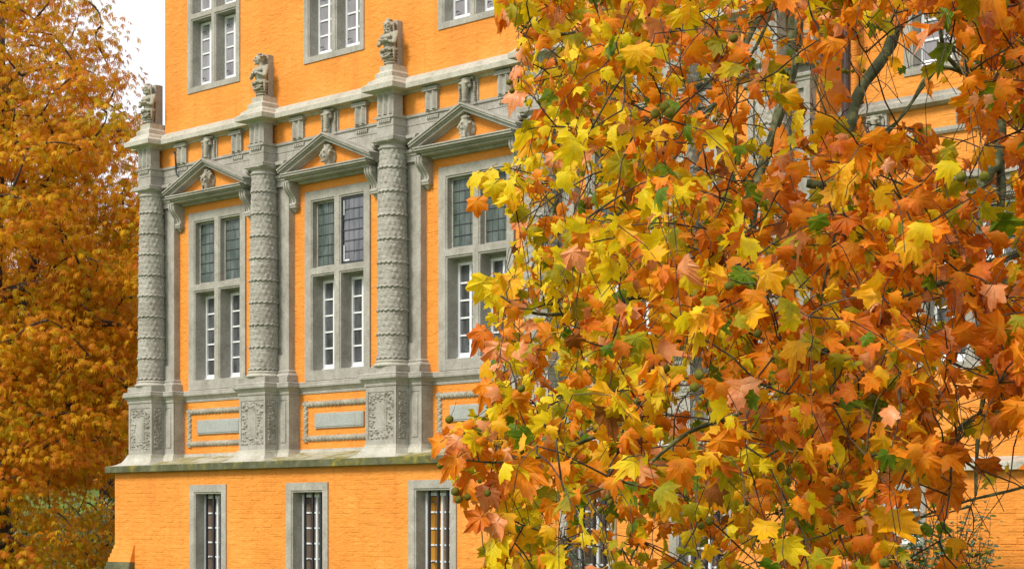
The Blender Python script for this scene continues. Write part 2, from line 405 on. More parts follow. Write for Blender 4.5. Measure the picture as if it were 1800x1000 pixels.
def mid_window(p, k, idx):
    win = empty('window', (0, 0, 0), 0, castle)
    A = lambda x: p + x * k
    l1 = (A(1.005), A(1.64)); l2 = (A(1.765), A(2.40))
    tops = [(*l1, 4.33, 5.495), (*l2, 4.33, 5.495)]; bots = [(*l1, 2.58, 4.22), (*l2, 2.58, 4.22)]
    stone_frame('stone_frame', A(.845), A(2.555), 2.402, 5.645, tops + bots, .03, .36, win)
    for j, (a, b, c, d) in enumerate(tops):                                # leaded casements
        o = -.10; vi = (idx == 1 and j == 1)
        g = GL_VIOLET if vi else GL_GREEN
        if vi: o = -.03
        mb = MB(); leaf_frame(mb, a + .03, b - .018, c, d - .03, .035, o - .02, o + .02)
        mb.build('casement', STONE if not vi else IRON, win)
        iu0, iu1, iz0, iz1 = a + .065, b - .053, c + .035, d - .065
        C_, R_ = 4, 6; lead = MB()
        for q in range(1, C_): lead.box(iu0 + (iu1 - iu0) * q / C_ - .004, iu0 + (iu1 - iu0) * q / C_ + .004, o - .004, o + .006, iz0, iz1)
        for q in range(0, R_ + 1): lead.box(iu0, iu1, o - .006, o + .018, iz0 + (iz1 - iz0) * q / R_ - .006, iz0 + (iz1 - iz0) * q / R_ + .006)
        lead.build('lead_bars', LEAD, win)
        for q in range(C_):
            for r in range(R_):
                pane(iu0 + (iu1 - iu0) * q / C_ + .006, iu0 + (iu1 - iu0) * (q + 1) / C_ - .006, iz0 + (iz1 - iz0) * r / R_ + .008, iz0 + (iz1 - iz0) * (r + 1) / R_ - .008, o, g, win, .035)
        if vi:
            for bx in ((a + .075, a + .10, o + .02, o + .035, d - .34, d - .09), (a + .075, a + .105, o + .02, o + .035, c + .05, c + .32), (a + .108, a + .3, o + .02, o + .035, c + .05, c + .075)):
                mb = MB(); mb.box(bx[0], bx[0] + (bx[1] - bx[0]) * .6, bx[2] - .012, bx[3] - .014, bx[4], bx[5]); mb.build('paper_strip', WHITE, win)
    for (a, b, c, d) in bots:
        sash(a + .03, b - .018, c + .045, d - .09, 5, -.25, GL_DARK, win)
        mb = MB(); mb.box(a + .03, b - .018, -.3, -.215, d - .088, d - .03); mb.build('head_board', STONE, win)
        mb = MB()
        for q in (0, 1, 2): 
            zz = c + .25 + q * .48; mb.tube([(a + .24, .255, zz), (a + .29, .24, zz), (a + .32, .255, zz + .012)], .011, 5)
        mb.build('stay_hook', IRON, win)
for i, (p, k) in enumerate(BAYS): mid_window(p, k, i)
def up_window(u0, u1, z0, z1, of, rows=(4, 3), glass=GL_SKY_REFL, tr=None, name='window', hks=True, depth=.33):
    win = empty(name, (0, 0, 0), 0, castle)
    b_ = .105; m_ = .045; c_ = (u0 + u1) / 2
    t0 = z0 + (1.35 if tr is None else tr); t1 = t0 + .085
    l1 = (u0 + b_, c_ - m_); l2 = (c_ + m_, u1 - b_)
    ops = [(*l, z0 + .10, t0) for l in (l1, l2)] + [(*l, t1, z1 - .12) for l in (l1, l2)]
    stone_frame('stone_frame', u0, u1, z0, z1, ops, of, depth, win)
    for j, (a, b, c, d) in enumerate(ops):
        sash(a + .03, b - .018, c + .055, d - .05, rows[0] if j < 2 else rows[1], of - depth * .72, glass, win)
        if hks and j < 2: hook(a + .15, c + .18 + .02 * j, of - depth * .72 + .03, win); hook(a + .15, d - .22, of - depth * .72 + .03, win)
for (a, b, c, d) in UPW[:3]: up_window(a, b, c, d, UO + .02)
for (a, b, c, d) in UPW[3:]: up_window(a, b, c, d, UO + .02, hks=False)
for (a, b, c, d) in WUP: up_window(a, b, c, d, WO + .02, (3, 2), tr=1.1, hks=False)
for (a, b, c, d) in WMID: up_window(a, b, c, d, WO + .02, (3, 2), GL_DARK, tr=1.25, hks=False)
for i, (a, b, c, d) in enumerate(LOW):
    win = empty('barred_window', (0, 0, 0), 0, castle)
    ops = [(a + .135, b - .135, c + .1, d - .13)]
    stone_frame('stone_frame', a, b, c, d, ops, LO + .025, .34, win)
    q = ops[0]
    sash(q[0] + .03, q[1] - .02, q[2] + .05, q[3] - .07, 5, LO - .22, GL_TREE_REFL if i in (2,) else GL_BROWN, win)
    mb = MB(); mb.box(q[0] + .03, q[1] - .02, LO - .26, LO - .17, q[3] - .068, q[3] - .03); mb.build('head_board', STONE, win)
    for r in range(3):
        uu = q[0] + .23 + r * .21; mb = MB(); mb.box(uu - .018, uu + .018, LO - .112, LO - .077, q[2], q[3]); mb.build('iron_bar', IRON, win)
    for zz in (q[3] - .22, q[3] - 1.16): hook(q[0] + .24, zz, LO - .18, win)
for (a, b, c, d) in WLOW:
    win = empty('window', (0, 0, 0), 0, castle)
    stone_frame('stone_frame', a, b, c, d, [(a + .08, b - .08, c + .06, d - .08)], WO + .37, .25, win)
    sash(a + .1, b - .1, c + .11, d - .12, 3, WO + .2, GL_DARK, win)

# ---- ledge, mouldings, entablature
def jog(a, o0, o1, us=PIERS, start=None, end=UR):
    pts = [(start if start is not None else UL, o0)]
    for p in us:
        l_, r_ = p - a, p + a
        if l_ > pts[-1][0] + .01: pts += [(l_, o0), (l_, o1)]
        else: pts[-1] = (pts[-1][0], o1)
        pts += [(r_, o1), (r_, o0)]
    if end > pts[-1][0]: pts.append((end, o0))
    return pts
def jog2(us=PIERS, start=-7.35, end=UR):
    pts = []
    for i, p in enumerate(us):
        if i == 0: pts += [(p - .55, -1.0), (p - .55, .245)]
        else:
            if p - .68 > pts[-1][0] + .02: pts += [(p - .68, 0), (p - .68, .245)]
            else: pts = pts[:-2] + [(p - .5, .245)]
        pts += [(p - .372, .245), (p - .372, .515), (p + .372, .515), (p + .372, .245), (min(p + .68, end), .245), (min(p + .68, end), 0)]
    if end > pts[-1][0]: pts.append((end, 0))
    return pts
mb = MB()   # drip ledge front
mb.sweep([(-7.409, -9), (-7.409, LO), (UR + .1, LO), (UR + .1, -1)], [(-.06, .90), (.13, .90), (.135, .91), (.135, 1.02), (.125, 1.025), (-.06, 1.03)]); mb.build('ledge', LEDGE, castle, .006)
mb = MB()   # weathered slope above
mb.sweep([(-6.77, -9), (-6.77, 0), (UR, 0), (UR, -1)], [(-.05, 1.0), (.77, 1.024), (.70, 1.036), (.35, 1.10), (.12, 1.165), (-.05, 1.20)]); mb.build('ledge_slope', LEDGETOP, castle)
mb = MB()
mb.sweep(jog2(), [(-.04, 1.0), (.235, 1.027), (.17, 1.05), (.10, 1.09), (.055, 1.15), (.035, 1.19), (.035, 1.205), (.02, 1.215), (.02, 1.235), (-.04, 1.25)]); mb.build('pedestal_foot', STONE2, castle)
mb = MB()   # moulding on top of the pedestals / under the windows
mb.sweep(jog2(), [(-.04, 2.185), (.015, 2.185), (.02, 2.215), (.012, 2.225), (.05, 2.275), (.07, 2.295), (.082, 2.30), (.085, 2.335), (.072, 2.345), (.075, 2.375), (.06, 2.39), (-.04, 2.395)]); mb.build('sill_moulding', STONE, castle)
# entablature
ent = jog(.20, .14, .42, start=-7.15)
mb = MB(); mb.sweep([(-7.15, -1)] + ent, [(-.3, 6.12), (0, 6.12), (0, 6.36), (-.006, 6.365), (-.006, 6.375), (0.004, 6.38), (.004, 6.50), (.03, 6.505), (.034, 6.545), (-.3, 6.55)]); mb.build('architrave', STONE, castle)
mb = MB(); mb.sweep([(-7.0, -1)] + ent, [(-.1, 6.90), (.02, 6.90), (.03, 6.925), (.06, 6.94), (.17, 6.945), (.185, 6.95), (.187, 7.03), (.17, 7.04), (.12, 7.075), (.10, 7.12), (.02, 7.16), (-.03, 7.19), (-.1, 7.19)])
mb.build('cornice', STONE2, castle)
def fluted(mb, u0, u1, o, z0, z1, n=3):
    w_ = (u1 - u0) / n; mb.box(u0, u1, o - .2, o, z0, z1)
    for k in range(n):
        a = u0 + w_ * k + w_ * .16; b = u0 + w_ * (k + 1) - w_ * .16
        mb.add([(a, -o, z0 + .02), ((a + b) / 2 - .01, -o - .04, z0 + .02), ((a + b) / 2 + .01, -o - .04, z0 + .02), (b, -o, z0 + .02),
                (a, -o, z1 - .03), ((a + b) / 2 - .01, -o - .04, z1 - .03), ((a + b) / 2 + .01, -o - .04, z1 - .03), (b, -o, z1 - .03)],
               [(0, 1, 5, 4), (1, 2, 6, 5), (2, 3, 7, 6), (4, 5, 6, 7), (3, 2, 1, 0)])
def guttae(mb, u0, u1, o, z):
    mb.box(u0, u1, o, o + .022, z + .035, z + .052)
    n = 6
    for k in range(n):
        c = u0 + (u1 - u0) * (k + .5) / n; mb.frustum(c, .018, o + .03, .012, o + .022, o - .02, z, z + .034)
for p in PIERS:
    mb = MB(); fluted(mb, p - .2, p + .2, .42, 6.545, 6.93, 3); mb.box(p - .21, p + .21, .1, .435, 6.875, 6.925); guttae(mb, p - .15, p + .15, .425, 6.44)
    mb.sweep([(p - .2, .1), (p - .2, .42), (p + .2, .42), (p + .2, .1)], [(-.05, 6.12), (.03, 6.12), (.075, 6.135), (.08, 6.195), (.065, 6.205), (-.05, 6.21)])
    mb.build('frieze_block', STONE, castle)
for p, k in BAYS:
    for a, b in ((.70, .99), (2.36, 2.655)):
        mb = MB(); a_, b_ = p + a * k, p + b * k
        fluted(mb, a_, b_, .19, 6.545, 6.875, 2); mb.box(a_ - .035, b_ + .035, .1, .235, 6.855, 6.92); guttae(mb, a_, b_, .145, 6.43)
        mb.build('triglyph', STONE, castle)

# sculpture by voxel remesh: ellipsoids and limbs fused into one skin
def blob(parts, voxel=.012, mat=STAT, name='sculpture', rough=.0):
    bm = bmesh.new()
    for pt in parts:
        if pt[0] == 'e':
            _, c, r, rot = pt
            M = Matrix.Translation(c) @ (Matrix.Rotation(rot[0], 4, 'X') @ Matrix.Rotation(rot[1], 4, 'Y') @ Matrix.Rotation(rot[2], 4, 'Z') if rot else Matrix()) @ Matrix.Diagonal((*r, 1))
            bmesh.ops.create_icosphere(bm, subdivisions=2, radius=1, matrix=M)
        elif pt[0] == 'c':
            _, a, b, ra, rb = pt
            a, b = Vector(a), Vector(b); d = b - a
            for q in range(6):
                f_ = q / 5; bmesh.ops.create_icosphere(bm, subdivisions=1, radius=ra + (rb - ra) * f_, matrix=Matrix.Translation(a + d * f_))
        elif pt[0] == 'b':
            _, c, s_ = pt; bmesh.ops.create_cube(bm, size=1, matrix=Matrix.Translation(c) @ Matrix.Diagonal((*s_, 1)))
    me = bpy.data.meshes.new(name); bm.to_mesh(me); bm.free()
    ob = bpy.data.objects.new(name, me); COL.objects.link(ob)
    md = ob.modifiers.new('r', 'REMESH'); md.mode = 'VOXEL'; md.voxel_size = voxel
    sm = ob.modifiers.new('s', 'SMOOTH'); sm.factor = .5; sm.iterations = 1
    dg = bpy.context.evaluated_depsgraph_get(); dg.update()
    me2 = bpy.data.meshes.new_from_object(ob.evaluated_get(dg)); me2.name = name
    bpy.data.objects.remove(ob); bpy.data.meshes.remove(me)
    me2.materials.clear(); me2.materials.append(mat)
    me2.polygons.foreach_set('use_smooth', [True] * len(me2.polygons))
    return me2
def head_parts(c, s=1.0, beard=.5, hair='curl', turn=0.0, rs=1):
    """face towards -y; height about .26*s"""
    random.seed(rs); P = []
    R = Matrix.Rotation(turn, 3, 'Z'); c = Vector(c)
    q = lambda x, y, z: c + R @ Vector((x, y, z)) * s
    P.append(('e', q(0, 0, .02), Vector((.085, .10, .115)) * s, (0, 0, turn)))
    P.append(('e', q(0, -.03, -.06), Vector((.062, .07, .06)) * s, (0, 0, turn)))
    P.append(('c', q(0, -.098, .03), q(0, -.125, -.02), .013 * s, .022 * s))          # nose
    P.append(('c', q(-.06, -.085, .045), q(.06, -.085, .045), .018 * s, .018 * s))    # brow
    for sx in (-1, 1):
        P.append(('e', q(sx * .036, -.09, .018), Vector((.016, .012, .010)) * s, None))
        P.append(('e', q(sx * .045, -.08, -.022), Vector((.026, .022, .022)) * s, None))
        P.append(('e', q(sx * .088, .0, .01), Vector((.014, .025, .034)) * s, (0, 0, turn)))
    P.append(('c', q(-.03, -.095, -.052), q(.03, -.095, -.052), .011 * s, .011 * s))
    P.append(('e', q(0, -.085, -.092), Vector((.03, .026, .024)) * s, None))
    if beard:
        for k in range(22):
            a = random.uniform(-1.3, 1.3); zz = -.07 - random.random() * .10 * beard
            P.append(('e', q(math.sin(a) * .065, -math.cos(a) * .085, zz), Vector((.017, .017, .024)) * s, None))
    for k in range(34):
        a = random.uniform(0, 6.28); e = random.uniform(.15, 1.5)
        if math.cos(a) < -.2 and e < .9: continue     # keep the face clear
        P.append(('e', q(math.sin(a) * math.cos(e) * .098, math.cos(a) * math.cos(e) * .11 + .012, .03 + math.sin(e) * .115), Vector((.026, .026, .022)) * s, None))
    if hair == 'long':
        for sx in (-1, 1):
            P.append(('c', q(sx * .095, .02, .05), q(sx * .10, .03, -.13), .03 * s, .022 * s))
    P.append(('c', q(0, .02, -.05), q(0, .03, -.16), .058 * s, .065 * s))
    return P
def statue_mesh(v):
    random.seed(40 + v); P = []
    P += head_parts((.0, -.03, .70), .78, beard=(0.0, .0, .9, .5)[v % 4] + .4 * (v == 0), hair='long' if v != 1 else 'curl', turn=(-.15, -.75, .1, .3)[v % 4], rs=v + 3)
    if v == 2: pass; _ = [('c', (-.06, -.02, .80), (-.115, -.02, .83), .028, .022), ('c', (.06, -.02, .80), (.115, -.02, .83), .028, .022)]   # horned curls
    P += [('e', (0, 0, .50), (.128, .095, .11), None), ('e', (0, -.01, .40), (.108, .085, .11), None), ('e', (0, 0, .30), (.115, .09, .08), None)]
    for sx in (-1, 1):
        P += [('e', (sx * .055, -.08, .50), (.045, .03, .038), None)]
        el = (sx * .155, -.07, .385)
        P += [('c', (sx * .125, 0, .555), el, .05, .038)]
    if v == 1: P += [('c', (-.155, -.07, .385), (-.02, -.135, .47), .036, .026), ('c', (.155, -.07, .385), (.03, -.14, .45), .036, .026)]
    else: P += [('c', (-.155, -.07, .385), (.07, -.14, .42), .036, .025), ('c', (.155, -.07, .385), (-.06, -.15, .44), .036, .025)]
    P += [('e', (.04, -.145, .43), (.035, .025, .02), None), ('e', (-.04, -.15, .43), (.03, .025, .02), None)]
    # drapery: rolled belt, swags, vertical folds of the herm shaft
    for k in range(14):
        a = math.pi * (k / 13) - math.pi / 2
        P.append(('e', (math.sin(a) * .135, -math.cos(a) * .115 + .01, .275 + .014 * math.sin(k * 1.9)), (.030, .028, .026), None))
    for k in range(11):
        a = math.pi * (k / 10) - math.pi / 2
        P.append(('c', (math.sin(a) * .125, -math.cos(a) * .10 + .01, .26), (math.sin(a) * .088, -math.cos(a) * .075 + .01, 0), .019, .014))
    P.append(('c', (0, .0, .26), (0, 0, 0.02), .10, .072))
    for k in range(9):
        f_ = k / 8 * 2 - 1; P.append(('e', (f_ * .09, -.115 + abs(f_) * .03, .20 - .055 * (1 - f_ * f_)), (.024, .02, .018), None))
    P.append(('c', (-.13, -.05, .25), (-.12, -.04, .13), .024, .014)); P.append(('c', (.13, -.05, .25), (.12, -.04, .12), .024, .014))
    P.append(('b', (0, .05, .02), (.19, .10, .04)))
    return blob(P, .0072, STAT, 'herm_statue')
def ox_skull_mesh():
    P = [('e', (0, -.02, .10), (.085, .06, .07), None), ('c', (0, -.03, .08), (0, -.05, -.14), .058, .036), ('e', (0, -.05, -.16), (.042, .032, .03), None),
         ('c', (-.05, -.02, .16), (-.125, -.03, .175), .026, .016), ('c', (.05, -.02, .16), (.125, -.03, .175), .026, .016),
         ('c', (-.125, -.03, .175), (-.14, -.04, .13), .016, .008), ('c', (.125, -.03, .175), (.14, -.04, .13), .016, .008), ('e', (0, -.03, .165), (.08, .04, .024), None)]
    for sx in (-1, 1):
        P.append(('e', (sx * .06, -.065, .095), (.026, .02, .024), None)); P.append(('e', (sx * .078, -.03, .05), (.02, .03, .03), None))
        for k in range(9): P.append(('e', (sx * (.135 + .006 * math.sin(k)), -.012, .10 - k * .032), (.017, .018, .015), None))
    return blob(P, .009, STAT, 'ox_skull')
OX = ox_skull_mesh()
for u_, WT in WING_T:
    o = mobj('ox_skull', OX, WT, (u_, -WO - .075, 5.25)); o.scale = (.95, 1.1, .75)
for i, (p, k) in enumerate(BAYS):
    c = p + 1.70 * k
    mb = MB(); mb.box(c - .205, c + .205, .1, .165, 6.548, 6.90); tb = mb.build('skull_tablet', STONE, castle, .004)
    o = mobj('ox_skull', OX, tb, (c - .01, -.18, 6.73)); o.scale = (1.25, 1.5, 1.08)

# ---- columns
CH0, CH1 = 2.60, 6.03
def column_mesh(seed):
    n = 90; rows = 430; random.seed(seed)
    ph = [random.uniform(0, 6.28) for _ in range(20)]
    zz = np.linspace(0, 1, rows)[:, None]; th = np.linspace(0, 2 * np.pi, n, endpoint=False)[None, :]
    H = CH1 - CH0; z = zz * H
    R = 248e-3 - .035 * zz + .008 * np.sin(zz * np.pi) + 0 * th
    # garland rings
    sp = .385; start = .06
    ridx = np.floor((z - start) / sp); zr = z - start - ridx * sp          # height above ring
    sc_ = np.abs(np.sin(th * 9 + ridx * .7))                                 # scallop depth
    edge = .030 + .030 * sc_
    # petals hang below each ring: lip from sp-edge .. sp
    d = sp - zr
    lip = np.exp(-((d - .008 - .030 * sc_) / .0115) ** 2) + .35 * np.clip(1 - d / .04, 0, 1)
    R = R + .024 * lip
    R = R - .020 * np.exp(-((d - .034 - .030 * sc_) / .012) ** 2)
    # small staggered leaf tips, three rows between rings
    rowh = sp / 4.0; rr = np.floor(zr / rowh); fr = zr / rowh - rr
    cell = th * 16 / (2 * np.pi) + .5 * (rr % 2) + .13 * ridx; fc = np.abs(cell - np.floor(cell) - .5)
    leafb = np.clip(1 - (fc / .33) ** 2 - ((fr - .38) / .42) ** 2, 0, 1)
    R = R + .014 * np.sqrt(leafb) * (.6 + .4 * np.sin(cell * 2.3 + rr + ridx))
    ns = 0
    for k in range(9): ns = ns + np.sin(th * (5 + 3 * k) + z * (31 + 17 * k) + ph[k]) * np.sin(z * (23 + 11 * k) + ph[k + 9] + 2 * np.cos(th * (2 + k)))
    R = R + .0022 * ns
    x = R * np.cos(th); y = R * np.sin(th); Z = z + CH0 + 0 * th
    v = np.stack([x, y, Z], -1).reshape(-1, 3)
    i = np.arange(rows - 1)[:, None] * n; k = np.arange(n)[None, :]; k2 = (k + 1) % n
    f = np.stack([i + k, i + k2, i + n + k2, i + n + k], -1).reshape(-1, 4)
    me = bpy.data.meshes.new('column_shaft'); me.from_pydata(v.tolist(), [], f.tolist()); me.materials.append(STONE)
    me.polygons.foreach_set('use_smooth', [True] * len(f)); me.update(); return me
def lathe(mb, prof, n=40, c=(0, 0)):
    m = len(prof); vs = [(c[0] + r * math.cos(2 * math.pi * k / n), c[1] + r * math.sin(2 * math.pi * k / n), z) for k in range(n) for r, z in prof]
    mb.add(vs, [(k * m + j, ((k + 1) % n) * m + j, ((k + 1) % n) * m + j + 1, k * m + j + 1) for k in range(n) for j in range(m - 1)])
SHAFTS = [column_mesh(1), column_mesh(2)]
mbb = MB(); lathe(mbb, [(0, 2.49), (.29, 2.49), (.318, 2.505), (.318, 2.525), (.30, 2.542), (.278, 2.55), (.272, 2.565), (.285, 2.575), (.285, 2.59), (.265, 2.60), (.25, 2.61)]); BASE = mbb.mesh('column_base', STONE2, True)
mbb = MB(); lathe(mbb, [(.215, 6.00), (.235, 6.01), (.243, 6.022), (.24, 6.035), (.218, 6.045), (.215, 6.085), (.23, 6.09), (.262, 6.11), (.285, 6.128), (.285, 6.135), (0, 6.135)]); CAPI = mbb.mesh('column_capital', STONE, True)
for i, p in enumerate(PIERS):
    c = empty('column', (p, -.257, 0), 0, castle)
    s_ = mobj('shaft', SHAFTS[i % 2], c); s_.rotation_euler.z = i * 1.1
    mobj('base', BASE, c); mobj('capital', CAPI, c)
    # pilaster behind
    mb = MB(); l_ = .40 if i == 0 else .53
    mb.box(p - l_, p + .53, -.05, .075, 2.49, 6.12)
    for a, b in ((-l_, -l_ + .10), (.43, .53)): mb.box(p + a, p + b, .07, .128, 2.60, 5.90)
    mb.box(p - l_ + .1, p + .43, .07, .128, 2.60, 2.88); mb.box(p - l_ + .1, p + .43, .095, .125, 5.80, 5.90)
    P_ = [(p - l_, -.04), (p - l_, .125), (p + .53, .125), (p + .53, -.04)]
    mb.sweep(P_, [(-.05, 5.90), (.015, 5.90), (.02, 5.93), (.045, 5.95), (.05, 5.985), (.03, 6.0), (-.05, 6.0)])
    mb.sweep(P_, [(-.05, 2.49), (.085, 2.49), (.09, 2.52), (.065, 2.55), (.03, 2.565), (.04, 2.59), (.02, 2.61), (-.05, 2.63)])
    for sx in (-1, 1):
        if i == 0 and sx < 0: continue
        mb.box(min(p + sx * .30, p + sx * .50), max(p + sx * .30, p + sx * .50), .1, .245, 6.16, 6.215)
        mb.tube([(p + sx * .50 - .035, -.20, 6.165), (p + sx * .50 + .035, -.20, 6.165)], .062, 12)
    mb.build('pilaster', STONE, castle)

# ---- carved relief sheets
def relief(w_, h_, border, seed, nu=46, nv=80):
    """carved foliage border round a plain inner tablet, heights in metres"""
    r = np.random.default_rng(seed)
    U, V = np.meshgrid(np.linspace(0, w_, nu), np.linspace(0, h_, nv)); Hh = np.zeros_like(U)
    pts = []
    for k in range(230):
        x, y = r.uniform(0, w_), r.uniform(0, h_)
        if border < x < w_ - border and border < y < h_ - border: continue
        pts.append((x, y, r.uniform(.010, .022), r.uniform(0, 3.14)))
    for x, y, s_, a in pts:
        dx, dy = U - x, V - y; ca, sa = math.cos(a), math.sin(a)
        e = (dx * ca + dy * sa) ** 2 / (s_ * 1.3) ** 2 + (-dx * sa + dy * ca) ** 2 / (s_ * .6) ** 2
        Hh = np.maximum(Hh, .036 * np.sqrt(np.clip(1 - e, 0, 1)))
    ed = np.minimum(np.minimum(U, w_ - U), np.minimum(V, h_ - V)); Hh *= np.clip(ed / .008, 0, 1)
    return U, V, Hh
def relief_obj(name, w_, h_, border, seed, parent, place, nu=46, nv=80, mat=STONE):
    U, V, Hh = relief(w_, h_, border, seed, nu, nv); vs = [place(a, b, c) for a, b, c in zip(U.ravel(), V.ravel(), Hh.ravel())]
    fs = [(j * nu + i, j * nu + i + 1, (j + 1) * nu + i + 1, (j + 1) * nu + i) for j in range(nv - 1) for i in range(nu - 1)]
    mb = MB(); mb.add(vs, fs); return mb.build(name, mat, parent, smooth=True)
for i, p in enumerate(PIERS):
    mb = MB()
    l2 = -.55 if i == 0 else -.68
    r2 = min(.68, UR - p)
    mb.box(p + l2, p + r2, -.1, .235, 1.2, 2.2); mb.box(p - .36, p + .36, .2, .503, 1.2, 2.2)
    # raised stiles leave sunk panels
    def stiles(face_o, a, b, sw, o_):
        mb.box(a, a + sw, o_ - .02, o_, 1.235, 2.185); mb.box(b - sw, b, o_ - .02, o_, 1.235, 2.185)
        mb.box(a + sw, b - sw, o_ - .02, o_, 1.235, 1.32); mb.box(a + sw, b - sw, o_ - .02, o_, 2.09, 2.185)
    stiles(0, p - .372, p + .372, .055, .515); stiles(0, p + .372, p + r2, .05, .245)
    if i > 0: stiles(0, p + l2, p - .372, .05, .245)
    for sx in (-1, 1):   # side faces of the pedestal block
        x0, x1 = (p + .36, p + .372) if sx > 0 else (p - .372, p - .36)
        mb.box(x0, x1, .245, .295, 1.235, 2.185); mb.box(x0, x1, .465, .5149, 1.235, 2.185); mb.box(x0, x1, .295, .465, 1.235, 1.32); mb.box(x0, x1, .295, .465, 2.09, 2.185)
    # tablet + plinth above
    mb.box(p - .13, p + .13, .49, .513, 1.47, 1.96); mb.box(p - .10, p + .10, .50, .518, 1.50, 1.93)
    mb.box(p + .45, p + r2 - .09, .22, .248, 1.36, 2.05)
    mb.box(p - .385, p + .385, .2, .53, 2.394, 2.492); mb.box(p + max(l2, -.6), p + min(.62, r2), -.05, .235, 2.394, 2.492)
    pd = mb.build('pedestal', STONE, castle)
    relief_obj('carved_panel', .60, .75, .15, 10 + i, pd, lambda a, b, c, p=p: (p - .30 + a, -.504 - c, 1.33 + b))
    relief_obj('carved_panel', .165, .75, .2, 30 + i, pd, lambda a, b, c, p=p: (p + .361 + c, -.463 + a, 1.33 + b), 16, 70)

# ---- carved leaf frames and plates under the windows
def rope_frame(p, k, idx):
    a0, a1, z0, z1 = p + .80 * k, p + 2.66 * k, 1.36, 2.06
    rr = .056; mb = MB(); pth = [(a0 + rr, z0 + rr), (a1 - rr, z0 + rr), (a1 - rr, z1 - rr), (a0 + rr, z1 - rr)]
    r = np.random.default_rng(idx); m = 9
    for q in range(4):
        A = np.array(pth[q]); B = np.array(pth[(q + 1) % 4]); ln = np.linalg.norm(B - A); d = (B - A) / ln; nn = np.array([d[1], -d[0]])
        ext = rr; S = int((ln + 2 * ext) / .012); vs = []
        for s_ in range(S + 1):
            t_ = -ext + (ln + 2 * ext) * s_ / S
            for j in range(m):
                ph_ = math.pi * j / (m - 1)
                tw = math.sin((t_ * 62) + ph_ * 2.2) * .5 + .5; tw2 = math.sin(t_ * 131 - ph_ * 3 + r.uniform(-.7, .7))
                R_ = rr * (.72 + .24 * tw + .16 * tw2); off = math.cos(ph_) * R_; o_ = .0 + math.sin(ph_) * R_ * .95
                c_ = A + d * t_ + nn * off; vs.append((c_[0], -o_, c_[1]))
        mb.add(vs, [(s_ * m + j, (s_ + 1) * m + j, (s_ + 1) * m + j + 1, s_ * m + j + 1) for s_ in range(S) for j in range(m - 1)])
    mb.build('leaf_moulding', STAT, castle, smooth=True)
    mb = MB(); mb.box(p + 1.11 * k, p + 2.40 * k, 0, .035, 1.585, 1.845)
    mb.box(p + 1.135 * k, p + 2.375 * k, .02, .045, 1.61, 1.82); mb.build('stone_plate', make_plate(), castle, .006)
_pl = []
def make_plate():
    if not _pl: _pl.append(make_stone('smooth_plate_stone', (.32, .34, .32), (.36, .385, .365), (.40, .42, .40), 0, .1))
    return _pl[0]
for i, (p, k) in enumerate(BAYS): rope_frame(p, k, i)

# ---- pediments with heads and brackets
def head_mesh(v):
    P = head_parts((0, 0, 0), 1.0, beard=(.8, 0, 1.0, .6)[v], hair='curl', turn=(0, -.35, -.5, .2)[v], rs=20 + v)
    P.append(('e', (0, .09, -.02), (.13, .06, .13), None)); return blob(P, .0085, STAT, 'carved_head')
def pediment(p, k, idx):
    pe = empty('pediment', (0, 0, 0), 0, castle)
    ul, ur, ua = p + .51 * k, p + 2.96 * k, p + 1.735 * k; zt, za = 6.04, 6.52
    mb = MB()
    layers = [(.39, 0, .028), (.37, .028, .062), (.335, .062, .085), (.31, .085, .128), (.21, .128, .155)]
    for (a, b, za_, zb_) in ((ul, ua, zt, za), (ua, ur, za, zt)):
        for (o_, t0, t1) in layers:
            mb.add([(a, -o_, za_ - t1), (b, -o_, zb_ - t1), (b, -o_, zb_ - t0), (a, -o_, za_ - t0), (a, .0, za_ - t1), (b, .0, zb_ - t1), (b, .0, zb_ - t0), (a, .0, za_ - t0)],
                   [(0, 1, 2, 3), (4, 7, 6, 5), (0, 4, 5, 1), (3, 2, 6, 7), (0, 3, 7, 4), (1, 5, 6, 2)])
    mb.build('raking_cornice', STONE, pe)
    mb = MB()
    for (o_, z0, z1) in ((.385, 5.935, 5.955), (.365, 5.90, 5.935), (.31, 5.875, 5.90), (.25, 5.835, 5.875), (.10, 5.79, 5.835)):
        e = (.39 - o_) * .5; mb.box(ul + .10 + e, ur - .10 - e, -.02, o_, z0, z1)
    mb.build('base_cornice', STONE, pe)
    mb = MB(); mb.add([(ul + .2, -.145, 5.95), (ur - .2, -.145, 5.95), (ua, -.145, za - .1)], [(0, 1, 2)]); mb.add([(ul + .2, -.1, 5.95), (ur - .2, -.1, 5.95), (ua, -.1, za - .1)], [(0, 1, 2)])
    mb.build('tympanum', PAINT, pe)
    mb = MB(); mb.frustum(ua, .11, .22, .11, .22, .1, 5.955, 5.985); mb.build('head_block', STONE, pe)
    h = mobj('carved_head', head_mesh(idx), pe, (ua - .02, -.25, 6.15)); h.scale = (1.05, 1.0, 1.15)
